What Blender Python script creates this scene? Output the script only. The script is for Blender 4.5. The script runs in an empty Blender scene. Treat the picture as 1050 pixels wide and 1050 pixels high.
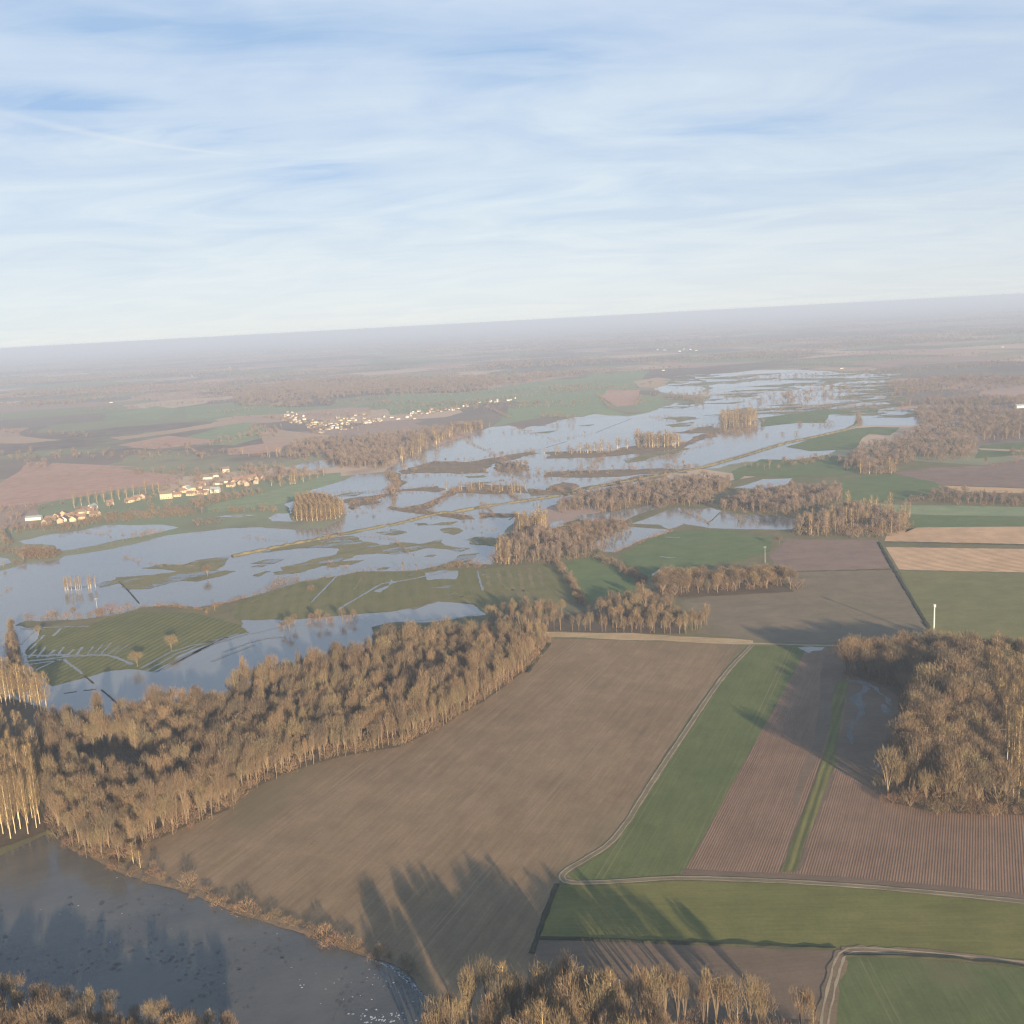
import bpy, math, random
import numpy as np
from mathutils import Vector, Matrix, noise as mnoise
from mathutils.geometry import delaunay_2d_cdt

random.seed(7); rng = np.random.default_rng(7)
C = bpy.context.scene.collection
SC = bpy.context.scene
R = math.radians

# ------------------------------------------------------------------ camera
CAM_H = 170.0; FPX = 1030.0
ROLL = math.atan(0.0535); PITCH = math.atan(195.7 / FPX)
F = Vector((0, math.cos(PITCH), -math.sin(PITCH)))
U0 = Vector((0, math.sin(PITCH), math.cos(PITCH))); R0 = Vector((1, 0, 0))
RT = math.cos(ROLL) * R0 - math.sin(ROLL) * U0
UP = math.sin(ROLL) * R0 + math.cos(ROLL) * U0
cam = bpy.data.cameras.new('camera'); camo = bpy.data.objects.new('camera', cam); C.objects.link(camo)
m = Matrix((RT, UP, -F)).transposed().to_4x4(); m.translation = (0, 0, CAM_H)
camo.matrix_world = m
cam.sensor_fit = 'HORIZONTAL'; cam.angle = 2 * math.atan(525 / FPX)
cam.clip_start = 1; cam.clip_end = 200000
SC.camera = camo

def G(px, py):
    """where the ground lies that the photograph shows at this point"""
    d = (px - 525) * RT + (525 - py) * UP + FPX * F
    t = -CAM_H / min(d.z, -1.5)
    return (d.x * t, d.y * t)

CROP = dict(A=(0, 520, 5.25), B=(200, 460, 5.25), C=(400, 480, 5.25), D=(560, 480, 5.25), E=(400, 370, 5.25),
            F=(560, 370, 5.25), G=(720, 370, 5.833), H=(850, 370, 5.25), I=(0, 300, 4.038), J=(240, 300, 4.038),
            K=(480, 300, 3.75), L=(760, 280, 3.62), M=(700, 480, 5.25), N=(0, 660, 4.375),
            R1=(0, 330, 3), R2=(350, 330, 3), R3=(700, 330, 3), R4=(0, 600, 3), R5=(350, 600, 3), R6=(700, 600, 3),
            R7=(0, 800, 3), R8=(350, 800, 3), R9=(700, 800, 3), P=(0, 0, 1))
def T(s):
    """'A 10 20 30 40 B 5 6' -> survey points, read off in sheets of the photograph"""
    out = []; cur = 'P'; buf = []
    for w in s.split():
        if w in CROP: cur = w; continue
        buf.append(float(w))
        if len(buf) == 2:
            x0, y0, k = CROP[cur]; out.append((x0 + buf[0] / k, y0 + buf[1] / k)); buf = []
    return out
def W(s): return [G(*p) for p in (T(s) if isinstance(s, str) else s)]

def rough(pts, amp, depth=3, closed=True, seed=0):
    """fractal outline"""
    r = random.Random(seed + len(pts)); P = [Vector(p) for p in pts]
    for k in range(depth):
        Q = []; n = len(P)
        for i in range(n if closed else n - 1):
            a = P[i]; b = P[(i + 1) % n]; d = b - a; L = d.length
            Q.append(a)
            if L > 1.5:
                nrm = Vector((-d.y, d.x)) / max(L, 1e-6)
                Q.append((a + b) / 2 + nrm * max(-1, min(1, r.gauss(0, .45))) * min(amp * L, 9))
        if not closed: Q.append(P[-1])
        P = Q
    return [(p.x, p.y) for p in P]

# ------------------------------------------------------------------ materials
def newmat(name):
    mt = bpy.data.materials.new(name); mt.use_nodes = True; nt = mt.node_tree
    b = nt.nodes['Principled BSDF']; b.inputs['Roughness'].default_value = .95
    b.inputs['Specular IOR Level'].default_value = .15
    return mt, nt, b
def N(nt, typ, **kw):
    n = nt.nodes.new(typ)
    for k, v in kw.items():
        if k.startswith('i_'):
            key = k[2:]
            n.inputs[int(key) if key.isdigit() else key].default_value = v
        else: setattr(n, k, v)
    return n
def pos(nt, rz=0.0, sx=1.0, sy=1.0):
    g = N(nt, 'ShaderNodeNewGeometry'); mp = N(nt, 'ShaderNodeMapping')
    mp.vector_type = 'POINT'
    rot = N(nt, 'ShaderNodeVectorRotate', rotation_type='Z_AXIS'); rot.inputs['Angle'].default_value = -rz
    nt.links.new(g.outputs['Position'], rot.inputs['Vector'])
    nt.links.new(rot.outputs[0], mp.inputs['Vector']); mp.inputs['Scale'].default_value = (sx, sy, 1)
    return mp.outputs[0]
def noi(nt, vec, scale, detail=4, rough_=.55):
    n = N(nt, 'ShaderNodeTexNoise'); n.inputs['Scale'].default_value = scale; n.inputs['Detail'].default_value = detail
    n.inputs['Roughness'].default_value = rough_; nt.links.new(vec, n.inputs['Vector']); return n.outputs['Fac']
def ramp(nt, fac, stops):
    n = N(nt, 'ShaderNodeValToRGB'); e = n.color_ramp.elements
    while len(e) < len(stops): e.new(.5)
    for el, (p, c) in zip(e, stops):
        el.position = p; el.color = (c if len(c) == 4 else (*c, 1)) if hasattr(c, '__len__') else (c, c, c, 1)
    nt.links.new(fac, n.inputs[0]); return n.outputs['Color']
def mix(nt, fac, a, b, typ='MIX'):
    n = N(nt, 'ShaderNodeMix', data_type='RGBA', blend_type=typ)
    for s, v in ((n.inputs[0], fac), (n.inputs[6], a), (n.inputs[7], b)):
        if isinstance(v, bpy.types.NodeSocket): nt.links.new(v, s)
        elif hasattr(v, '__len__'): s.default_value = (*v, 1) if len(v) == 3 else v
        else: s.default_value = v
    return n.outputs[2]
def math_(nt, op, a, b=0.0, c=None):
    n = N(nt, 'ShaderNodeMath', operation=op)
    for i, v in enumerate((a, b, c)):
        if v is None: continue
        if isinstance(v, bpy.types.NodeSocket): nt.links.new(v, n.inputs[i])
        else: n.inputs[i].default_value = v
    return n.outputs[0]

def field_mat(name, c1, c2, c3=None, ang=0.0, period=None, ridge=.25, bump=.5, mott=.02, streak=.35, tram=None, tramc=None, patch=None, patchc=None, wet=0.0, seed=0):
    """bare or sown field: broad mottling, drill streaks along ang, furrow ridges, optional tramlines and patches"""
    mt, nt, b = newmat(name)
    along = pos(nt, ang, .035, 1.0)                      # stretched along the drilling
    flat = pos(nt, ang)
    big = noi(nt, flat, mott, 5, .6)
    col = mix(nt, ramp(nt, big, [(.36, 0.0), (.64, 1.0)]), c1, c2)
    st = noi(nt, along, .45, 4, .65)
    col = mix(nt, math_(nt, 'MULTIPLY', ramp(nt, st, [(.35, 0.), (.7, 1.)]), streak), col, c3 or c2)
    midn = noi(nt, flat, .07, 5, .65); col = mix(nt, .6, col, mix(nt, ramp(nt, midn, [(.3, 0.), (.7, 1.)]), (.72, .74, .72), (1.28, 1.24, 1.24)), 'MULTIPLY')
    st2 = noi(nt, pos(nt, ang, .05, 1.0), 1.3, 3, .7); col = mix(nt, .4, col, mix(nt, ramp(nt, st2, [(.3, 0.), (.7, 1.)]), (.74, .74, .74), (1.3, 1.28, 1.26)), 'MULTIPLY')
    fine = noi(nt, flat, .9, 3, .7)
    col = mix(nt, .55, col, mix(nt, fine, (.62, .62, .62), (1.4, 1.4, 1.4)), 'MULTIPLY')
    col = mix(nt, 1.0, col, (1.02, 1.02, 1.02), 'MULTIPLY')
    h = math_(nt, 'MULTIPLY', fine, .5)
    if period:
        wv = N(nt, 'ShaderNodeTexWave', wave_type='BANDS', bands_direction='Y'); wv.inputs['Scale'].default_value = 2 * math.pi / (20 * period) * 1.0
        wv.inputs['Distortion'].default_value = 1.0; wv.inputs['Detail'].default_value = 2; wv.inputs['Detail Scale'].default_value = .1
        nt.links.new(flat, wv.inputs['Vector'])
        brk = noi(nt, flat, .06, 3, .6)
        col = mix(nt, math_(nt, 'MULTIPLY', math_(nt, 'MULTIPLY', wv.outputs['Fac'], ramp(nt, brk, [(.35, .25), (.65, 1.)])), ridge), col, c3 or c2)
        h = math_(nt, 'ADD', h, math_(nt, 'MULTIPLY', wv.outputs['Fac'], 1.2))
    if tram:
        sp = N(nt, 'ShaderNodeSeparateXYZ'); nt.links.new(flat, sp.inputs[0])
        v = math_(nt, 'PINGPONG', sp.outputs['Y'], tram / 2)
        near = math_(nt, 'LESS_THAN', math_(nt, 'ABSOLUTE', math_(nt, 'SUBTRACT', v, 1.0)), .22)
        brk = noi(nt, pos(nt, ang, .25, .25), .08, 3, .6)
        col = mix(nt, math_(nt, 'MULTIPLY', near, ramp(nt, brk, [(.4, .05), (.65, .7)])), col, tramc)
    if patch:
        pf = ramp(nt, noi(nt, pos(nt, ang + .3, .5, 1), patch, 5, .62), [(.54, 0.), (.66, 1.)])
        col = mix(nt, math_(nt, 'MULTIPLY', pf, .8), col, patchc)
    if wet:                                                  # standing water showing between the grass
        wf_ = ramp(nt, noi(nt, pos(nt, .25, .45, 1.), .05, 6, .68), [(.5 + wet, 0.), (.54 + wet, 1.)])
        col = mix(nt, wf_, col, (.085, .08, .07))
        b.inputs['IOR'].default_value = 1.4
        nt.links.new(math_(nt, 'MULTIPLY_ADD', wf_, -.87, .95), b.inputs['Roughness']); nt.links.new(math_(nt, 'MULTIPLY_ADD', wf_, .4, .12), b.inputs['Specular IOR Level'])
        h = math_(nt, 'MULTIPLY', h, math_(nt, 'SUBTRACT', 1.0, wf_))
    nt.links.new(col, b.inputs['Base Color'])
    bp = N(nt, 'ShaderNodeBump'); bp.inputs['Strength'].default_value = bump; bp.inputs['Distance'].default_value = .25
    nt.links.new(h, bp.inputs['Height']); nt.links.new(bp.outputs[0], b.inputs['Normal'])
    return mt

def water_mat(name, base, base2, rough_=.06, wave=.35, scale=.35, murk=.015, ior=1.36):
    mt, nt, b = newmat(name)
    v = pos(nt); f = ramp(nt, noi(nt, pos(nt, .5, .6, 1.), murk, 6, .62), [(.38, 0.), (.62, 1.)])
    nt.links.new(mix(nt, f, base, base2), b.inputs['Base Color'])
    b.inputs['IOR'].default_value = ior; b.inputs['Specular IOR Level'].default_value = .5
    rr = ramp(nt, noi(nt, pos(nt, .3, .35, 1.), .012, 4, .6), [(.4, rough_), (.65, rough_ * 2.6)])
    nt.links.new(rr, b.inputs['Roughness'])
    h = noi(nt, pos(nt, .3, .6, 1.), scale, 4, .6)
    bp = N(nt, 'ShaderNodeBump'); bp.inputs['Strength'].default_value = wave; bp.inputs['Distance'].default_value = .12
    nt.links.new(h, bp.inputs['Height']); nt.links.new(bp.outputs[0], b.inputs['Normal'])
    return mt

def plain(name, c, var=.25, scale=.3, rough_=.9, c2=None):
    mt, nt, b = newmat(name)
    f = noi(nt, pos(nt), scale, 4, .65)
    nt.links.new(mix(nt, ramp(nt, f, [(.3, 0.), (.7, 1.)]), tuple(x * (1 - var) for x in c), c2 or tuple(x * (1 + var) for x in c)), b.inputs['Base Color'])
    b.inputs['Roughness'].default_value = rough_
    return mt

def twig_mat(name, cols):
    """bark and twigs; each tree its own tint"""
    mt, nt, b = newmat(name)
    oi = N(nt, 'ShaderNodeObjectInfo')
    c = ramp(nt, oi.outputs['Random'], [(i / max(1, len(cols) - 1), c) for i, c in enumerate(cols)])
    nt.links.new(c, b.inputs['Base Color']); b.inputs['Specular IOR Level'].default_value = .05
    return mt

TRK = (.36, .30, .215)
M = {}
M['trunk'] = twig_mat('bark', [(0.168, 0.126, 0.084), (0.214, 0.160, 0.104), (0.122, 0.095, 0.068)])
M['pale_trunk'] = twig_mat('pale_bark', [(.50, .39, .21), (.58, .47, .28), (.46, .35, .19)])
M['twig'] = twig_mat('bare_twigs', [(0.181, 0.126, 0.075), (0.118, 0.086, 0.059), (0.217, 0.148, 0.085), (0.104, 0.083, 0.060), (0.199, 0.153, 0.083), (0.149, 0.106, 0.069)])
M['hazed_twig'] = twig_mat('haze_greyed_twigs', [(0.181, 0.134, 0.104), (0.149, 0.112, 0.090), (0.205, 0.151, 0.114), (0.139, 0.108, 0.088)])  # distance haze put into the twig colour of the far trees
M['poplar_twig'] = twig_mat('poplar_twigs', [(0.217, 0.150, 0.078), (0.172, 0.120, 0.067), (0.240, 0.168, 0.082), (0.157, 0.116, 0.075)])
M['bush_twig'] = twig_mat('hedge_twigs', [(0.194, 0.123, 0.079), (0.141, 0.101, 0.066), (0.238, 0.150, 0.088), (0.123, 0.101, 0.057), (0.202, 0.114, 0.079)])
M['ever'] = twig_mat('evergreen_leaves', [(.05, .065, .035), (.065, .075, .04)])

M['ground'] = None
brown = field_mat('brown_plough', (0.166, 0.108, 0.060), (0.202, 0.134, 0.076), (0.236, 0.165, 0.100), ang=R(65), mott=.012, streak=.6, bump=.35, tram=27, tramc=(.24, .18, .12), patch=.011, patchc=(0.131, 0.108, 0.058))
brown2 = field_mat('olive_brown_field', (.165, .120, .080), (.150, .122, .075), (.19, .145, .10), ang=R(2), mott=.01, streak=.35, bump=.3)
mauve = field_mat('mauve_plough', (.18, .118, .09), (.205, .138, .105), (.19, .125, .096), ang=R(3), mott=.01, streak=.3, bump=.3)
plough = field_mat('furrowed_plough', (0.157, 0.094, 0.060), (0.185, 0.113, 0.074), (0.261, 0.176, 0.120), ang=R(64.8), period=.8, ridge=.17, bump=.25, mott=.02, streak=.25)
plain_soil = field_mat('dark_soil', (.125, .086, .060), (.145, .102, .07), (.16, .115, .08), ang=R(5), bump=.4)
green1 = field_mat('winter_wheat', (0.079, 0.099, 0.034), (0.096, 0.111, 0.038), (0.114, 0.120, 0.045), ang=R(66), mott=.02, streak=.5, bump=.3, tram=24, tramc=(0.192, 0.158, 0.080))
green2 = field_mat('olive_grass', (0.120, 0.118, 0.036), (0.144, 0.129, 0.042), (0.103, 0.107, 0.034), ang=R(-4), mott=.018, streak=.5, bump=.3)
green3 = field_mat('tramlined_wheat', (0.079, 0.099, 0.036), (0.098, 0.113, 0.042), (0.118, 0.119, 0.050), ang=R(88), mott=.02, streak=.35, bump=.3, tram=26, tramc=(0.204, 0.158, 0.090), patch=.012, patchc=(0.156, 0.113, 0.068))
green4 = field_mat('right_olive_field', (0.132, 0.131, 0.050), (0.154, 0.140, 0.055), (0.144, 0.133, 0.056), ang=R(0), mott=.01, streak=.4, bump=.3, tram=30, tramc=(0.144, 0.136, 0.070))
meadow = field_mat('wet_meadow', (0.121, 0.119, 0.040), (0.140, 0.129, 0.046), (0.069, 0.081, 0.034), ang=R(74), period=4.2, ridge=.4, mott=.02, streak=.4, bump=.5)
meadow2 = field_mat('ridged_meadow', (0.110, 0.110, 0.042), (0.132, 0.123, 0.048), (0.168, 0.140, 0.068), ang=R(97), period=9.0, ridge=.55, mott=.02, streak=.25, bump=.5, patch=.02, patchc=(0.157, 0.129, 0.060), wet=.13)
meadow3 = field_mat('green_meadow', (0.087, 0.123, 0.046), (0.108, 0.132, 0.050), (0.101, 0.121, 0.048), ang=R(20), mott=.015, streak=.3, bump=.3)
isle = field_mat('sodden_grass', (0.163, 0.146, 0.065), (0.202, 0.159, 0.078), (0.130, 0.130, 0.060), ang=R(12), mott=.03, streak=.5, bump=.4, patch=.05, patchc=(0.111, 0.104, 0.065), wet=.03)
roughg = field_mat('rough_grass', (0.132, 0.118, 0.055), (0.167, 0.132, 0.067), (0.103, 0.103, 0.052), ang=R(12), mott=.03, streak=.5, bump=.4, patch=.03, patchc=(0.098, 0.092, 0.057))
stubble = field_mat('tan_stubble', (.46, .285, .16), (.52, .33, .19), (.36, .23, .135), ang=R(4), period=3.2, ridge=.45, mott=.012, streak=.6, bump=.5)
litter = field_mat('leaf_litter', (.085, .062, .042), (.11, .078, .05), (.07, .06, .035), ang=.4, mott=.06, streak=.3, bump=.6)
redbrown = field_mat('reddish_plough', (0.360, 0.210, 0.150), (0.396, 0.240, 0.174), (0.324, 0.198, 0.144), ang=R(8), mott=.006, streak=.3, bump=.2)
fargreen = field_mat('far_pasture', (0.168, 0.208, 0.108), (0.202, 0.228, 0.119), (0.208, 0.215, 0.121), ang=R(5), mott=.005, streak=.3, bump=.2)
fartan = field_mat('far_tan_field', (0.391, 0.265, 0.172), (0.345, 0.236, 0.161), (0.322, 0.224, 0.149), ang=R(5), mott=.006, streak=.3, bump=.2)
verge = field_mat('dry_verge', (.36, .25, .14), (.42, .30, .17), (.26, .195, .105), ang=R(0), mott=.06, streak=.5, bump=.5)
bright_strip = field_mat('bright_grass_strip', (.13, .125, .04), (.155, .14, .05), (.08, .08, .035), ang=R(65), period=2.6, ridge=.6, mott=.05, streak=.5, bump=.4)
frost = field_mat('frosted_soil', (.13, .125, .125), (.18, .175, .18), (.12, .105, .095), ang=R(70), mott=.05, streak=.6, bump=.3)
trackg = field_mat('track_grass', (.15, .122, .07), (.18, .14, .082), (.125, .11, .058), ang=0, mott=.08, streak=.3, bump=.3)
dryg = field_mat('dry_ridge_grass', (.155, .125, .062), (.185, .145, .075), (.12, .11, .05), ang=0, mott=.12, streak=.4, bump=.3)
farlit = field_mat('far_litter', (.13, .098, .08), (.15, .112, .09), (.12, .09, .07), ang=.4, mott=.01, streak=.3, bump=.2)
rut = field_mat('pale_rut', (.27, .21, .142), (.33, .26, .178), (.19, .155, .10), ang=0, mott=.08, streak=.3, bump=.2)
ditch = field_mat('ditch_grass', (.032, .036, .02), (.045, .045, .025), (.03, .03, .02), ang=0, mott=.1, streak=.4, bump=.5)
mud = field_mat('bank_mud', (.15, .105, .068), (.20, .14, .085), (.11, .085, .05), ang=R(-30), mott=.08, streak=.4, bump=.6)
water = water_mat('flood_water', (.125, .124, .118), (.165, .155, .138), murk=.006, ior=1.7)
pondw = water_mat('river_water', (.058, .055, .05), (.098, .088, .072), rough_=.08, wave=.6, scale=.6, murk=.03, ior=1.42)
thin = water_mat('thin_water', (.11, .10, .08), (.15, .135, .11), rough_=.05, wave=.15, murk=.05, ior=1.5)
foamm = plain('pale_foam', (.40, .41, .43), .15, .8, .8)
weedm = plain('dark_weed', (.062, .058, .06), .3, .8, .8)

# ------------------------------------------------------------------ object helpers
def tag(o, label=None, cat=None, group=None, kind=None):
    if label: o['label'] = label
    if cat: o['category'] = cat
    if group: o['group'] = group
    if kind: o['kind'] = kind
    return o
def mesh(name, V, Fc, mats, mi=None, smooth=False):
    me = bpy.data.meshes.new(name); me.from_pydata(V, [], Fc)
    for mt in (mats if isinstance(mats, (list, tuple)) else [mats]): me.materials.append(mt)
    if mi is not None: me.polygons.foreach_set('material_index', mi)
    if smooth: me.polygons.foreach_set('use_smooth', [True] * len(me.polygons))
    me.update(); return me
def link(name, me, parent=None, loc=None):
    o = bpy.data.objects.new(name, me); C.objects.link(o)
    if parent: o.parent = parent
    if loc: o.location = loc
    return o
def struct(name, me, label, cat): return tag(link(name, me), label, cat, kind='structure')

def inside(p, poly):
    x, y = p; c = False; n = len(poly)
    for i in range(n):
        x1, y1 = poly[i]; x2, y2 = poly[(i + 1) % n]
        if (y1 > y) != (y2 > y) and x < (x2 - x1) * (y - y1) / (y2 - y1) + x1: c = not c
    return c
def sheet(name, polys, mt, z, label, cat, amp=.10, depth=3, skip=False):
    """flat ground sheet(s) of one land parcel"""
    V = []; Fc = []
    for k, pl in enumerate(polys if isinstance(polys, (list, tuple)) else [polys]):
        pts = W(pl)
        if amp: pts = rough(pts, amp, depth, seed=k)
        b = len(V); n = len(pts)
        cen = sum((Vector(p) for p in pts), Vector((0, 0))) / n                   # triangulate near the origin for precision
        vv, _, ff = delaunay_2d_cdt([Vector(p) - cen for p in pts], [], [list(range(n))], 1, 1e-4, True)[:3]
        V += [(v.x + cen.x, v.y + cen.y, z + .002 * k) for v in vv]
        for t in ff:
            ar = (vv[t[1]] - vv[t[0]]).cross(vv[t[2]] - vv[t[0]])
            mid = (vv[t[0]] + vv[t[1]] + vv[t[2]]) / 3 + cen
            if abs(ar) > 1e-6 and inside((mid.x, mid.y), pts): Fc.append([b + i for i in (t if ar > 0 else t[::-1])])
    return struct(name, mesh(name, V, Fc, mt), label, cat)

def resample(pts, step):
    out = [Vector(pts[0])]
    for a, b in zip(pts, pts[1:]):
        a = Vector(a); b = Vector(b); n = max(1, int((b - a).length / step))
        for i in range(1, n + 1): out.append(a.lerp(b, i / n))
    return out
def smooth_line(pts, n=2):
    P = [Vector(p) for p in pts]
    for _ in range(n):
        Q = [P[0]]
        for a, b in zip(P, P[1:]): Q += [a.lerp(b, .25), a.lerp(b, .75)]
        Q.append(P[-1]); P = Q
    return P
def ribbons(lines, half, z, V, Fc, MI, mi, off=0.0, wob=0.0, step=4, seed=0):
    r = random.Random(seed)
    for ln in lines:
        P = resample(ln, step); b = len(V)
        for i, p in enumerate(P):
            d = (P[min(i + 1, len(P) - 1)] - P[max(i - 1, 0)]).normalized(); nr = Vector((-d.y, d.x))
            w1 = half * (1 + r.uniform(-wob, wob)); w2 = half * (1 + r.uniform(-wob, wob))
            a = p + nr * (off + w1); c = p + nr * (off - w2)
            V += [(a.x, a.y, z), (c.x, c.y, z)]
            if i: k = b + 2 * i; Fc.append((k - 2, k - 1, k + 1, k)); MI.append(mi)
def track(name, line, z, label, width=1.3, base=None, rutw=.27):
    ln = smooth_line(W(line)); V, Fc, MI = [], [], []
    ribbons([ln], width, z, V, Fc, MI, 0, wob=.35, step=3)
    ribbons([ln], rutw, z + .03, V, Fc, MI, 1, off=.85, wob=.7, step=2.5); ribbons([ln], rutw, z + .03, V, Fc, MI, 1, off=-.85, wob=.7, step=2.5, seed=5)
    return struct(name, mesh(name, V, Fc, [base or verge, rut], MI), label, 'track')
def bank(name, line, half, h, mt, label, cat='ditch', kind='structure', seed=3, sm=1):
    """a low raised earth bank or sunken-looking weedy ditch edge with real height"""
    r = random.Random(seed); P = resample(smooth_line(W(line), sm), 3); V, Fc = [], []
    for i, p in enumerate(P):
        d = (P[min(i + 1, len(P) - 1)] - P[max(i - 1, 0)]).normalized(); nr = Vector((-d.y, d.x))
        w = half * r.uniform(.75, 1.3); hh = h * r.uniform(.5, 1.3)
        for k, (o, z) in enumerate(((-1, 0), (-.45, hh), (.45, hh * r.uniform(.8, 1.1)), (1, 0))):
            q = p + nr * (o * w); V.append((q.x, q.y, z))
        if i:
            a = 4 * (i - 1); c = 4 * i
            for k in range(3): Fc.append((a + k, a + k + 1, c + k + 1, c + k))
    o = link(name, mesh(name, V, Fc, mt)); tag(o, label, cat, kind=kind); return o

# ------------------------------------------------------------------ ground and the far patchwork
def patchwork():
    mt, nt, b = newmat('far_patchwork')
    v = pos(nt, R(20), 1, 1.0)
    wob = N(nt, 'ShaderNodeTexNoise'); wob.inputs['Scale'].default_value = .003; nt.links.new(v, wob.inputs['Vector'])
    dv = N(nt, 'ShaderNodeVectorMath', operation='MULTIPLY_ADD'); nt.links.new(wob.outputs['Color'], dv.inputs[0])
    dv.inputs[1].default_value = (120, 120, 0); nt.links.new(v, dv.inputs[2])
    vo = N(nt, 'ShaderNodeTexVoronoi', feature='F1', distance='CHEBYCHEV'); vo.inputs['Scale'].default_value = 1 / 260; nt.links.new(dv.outputs[0], vo.inputs['Vector'])
    sp = N(nt, 'ShaderNodeSeparateColor'); nt.links.new(vo.outputs['Color'], sp.inputs[0])
    n = N(nt, 'ShaderNodeValToRGB'); n.color_ramp.interpolation = 'CONSTANT'; e = n.color_ramp.elements
    cols = [(0.176, 0.135, 0.108), (0.203, 0.196, 0.115), (0.297, 0.203, 0.155), (0.176, 0.196, 0.108), (0.365, 0.243, 0.176), (0.189, 0.149, 0.115), (0.230, 0.209, 0.128), (0.338, 0.223, 0.169), (0.432, 0.304, 0.209)]
    while len(e) < len(cols): e.new(.5)
    for i, c in enumerate(cols): e[i].position = i / len(cols); e[i].color = (*c, 1)
    nt.links.new(sp.outputs[0], n.inputs[0])
    wood = ramp(nt, noi(nt, v, .0009, 5, .6), [(.53, 0.), (.57, 1.)])
    speck = noi(nt, v, .03, 4, .7)
    wc = mix(nt, ramp(nt, speck, [(.35, 0.), (.65, 1.)]), (.12, .09, .074), (.19, .142, .112))
    col = mix(nt, wood, n.outputs[0], wc)
    col = mix(nt, .5, col, mix(nt, noi(nt, v, .012, 5, .65), (.6, .6, .6), (1.4, 1.4, 1.4)), 'MULTIPLY')
    nt.links.new(col, b.inputs['Base Color']); return mt
FAR = 40000
struct('ground', mesh('ground', [(-FAR, -800, 0), (FAR, -800, 0), (FAR, FAR, 0), (-FAR, FAR, 0)], [(0, 1, 2, 3)], patchwork()),
       'broad flat countryside of small brown and green fields reaching the horizon', 'ground')
S = sheet
# around the near fields everything that is not a parcel is rough grass
S('grassland', 'P -300 1250 1400 1250 1400 600 1050 480 900 470 700 500 500 560 300 600 -20 640 -200 700', roughg, .03, 'rough damp grass between the near fields', 'grass', 0)
# near side fields
S('ploughed_field', 'P 567 655 763 660 740 690 700 745 668 797 633 860 583 890 575 902 570 912 545 976 530 1060 455 1028 417 994 370 976 300 955 235 934 184 912 140 898 128 886 145 868 235 830 240 817 300 791 350 776 410 766 450 746 497 719 540 686 560 657', brown, .08, 'large bare brown field between the wood and the grassy track', 'field', .01)
S('wheat_field', 'P 772 662 827 664 810 697 755 795 700 896 640 901 590 903 583 897 630 868 668 806 703 756 742 692', green1, .08, 'long green wheat strip beside the curving track', 'field', .005)
S('furrowed_field', 'P 827 664 870 664 880 690 1060 690 1120 700 1120 935 1050 922 960 913 880 906 800 901 700 898 755 797 810 697', plough, .07, 'reddish furrowed field with pale ridges beside the round wood', 'field', .005)
S('bare_headland', 'P 700 891 800 896 880 901 960 908 1050 917 1120 927 1120 935 1050 922 960 913 880 906 800 901 700 898', plain_soil, .11, 'bare headland of the furrowed field', 'field', .02)
S('painted_shade_strip', 'P 846 672 872 668 866 700 845 760 827 800 817 830 812 820 835 760', plain_soil, .10, 'unfurrowed soil strip darkened in colour for shade beside the bright grass strip', 'field', .02)  # shade of the wood painted as a darker strip of soil
S('painted_shadow_soil', 'P 872 697 890 693 930 722 930 748 915 790 905 818 880 800 856 787 838 840 820 894 817 893 845 800', plain_soil, .10, 'bare corner of the field coloured dark as cast shadow below the round wood', 'field', .03)  # darker soil colour laid along the edge of the wood's cast shadow
S('grass_strip', 'P 800 895 817 894 836 840 856 787 872 697 858 699 843 780 820 840', bright_strip, .14, 'narrow bright green grass strip through the furrowed field', 'grass', .02)
S('frosted_strip', ['P 884 702 893 706 888 722 875 763 873 764 879 733', 'P 868 698 880 697 890 700 905 712 914 724 908 718 896 706 884 702', 'P 905 722 915 730 911 735 903 728', 'P 906 768 909 764 901 788 898 790'], frost, .15, 'pale frosty streaks on the dark soil in the shade of the wood', 'frost', .2)
S('olive_field', 'P 567 916 580 905 640 906 700 903 800 906 880 911 960 918 1050 927 1130 938 1130 1000 1050 984 960 978 857 971 700 964 610 962 552 960', green2, .08, 'olive green field south of the furrowed field', 'field', .006)
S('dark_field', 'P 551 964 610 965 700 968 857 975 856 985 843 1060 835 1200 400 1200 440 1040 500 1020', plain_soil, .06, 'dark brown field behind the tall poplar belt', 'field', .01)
S('tramlined_field', 'P 863 984 875 978 960 984 1050 993 1130 1003 1160 1200 838 1200 849 1060', green3, .08, 'green field with pale tramlines beside the rutted track', 'field', .006)
S('olive_brown_field', 'P 803 587 917 584 955 650 958 654 925 660 870 662 780 657 713 649 720 640 700 622 697 616 728 611 763 608 814 607', brown2, .08, 'olive brown field crossed by the long wood shadow', 'field', .01)
S('mauve_field', 'P 807 553 900 554 906 564 917 583 803 587 788 570', mauve, .08, 'mauve ploughed field behind the oak belt', 'field', .01)
S('stubble_field', 'P 910 547 940 541 1050 540 1150 541 1150 560 1050 558 907 555', stubble, .08, 'orange tan stubble field by the poplar wood', 'field', .012)
S('stubble_plot', 'P 908 561 1050 563 1150 565 1150 590 1050 587 922 584', stubble, .08, 'second tan stubble field south of the grassy bank', 'field', .012)
S('rough_strip', 'P 907 555.5 1050 558.5 1150 560 1150 565 1050 563 908 560.5', roughg, .09, 'grassy balk between the two stubble fields', 'grass', .02)
S('pasture', 'P 922 585 1050 588 1150 591 1150 690 1050 680 987 672 960 656', green4, .08, 'wide olive green field behind the mast', 'field', .006)
S('green_strip', 'P 935 528 1050 530 1150 532 1150 541 1050 540 940 541 928 546', meadow3, .08, 'dark green strip north of the stubble', 'field', .01)
S('grass_field', 'P 880 515 927 518 1050 520 1150 522 1150 531 1050 529.5 935 527.5 900 528', fargreen, .07, 'grey green pasture along the hedge', 'field', .02)
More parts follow.
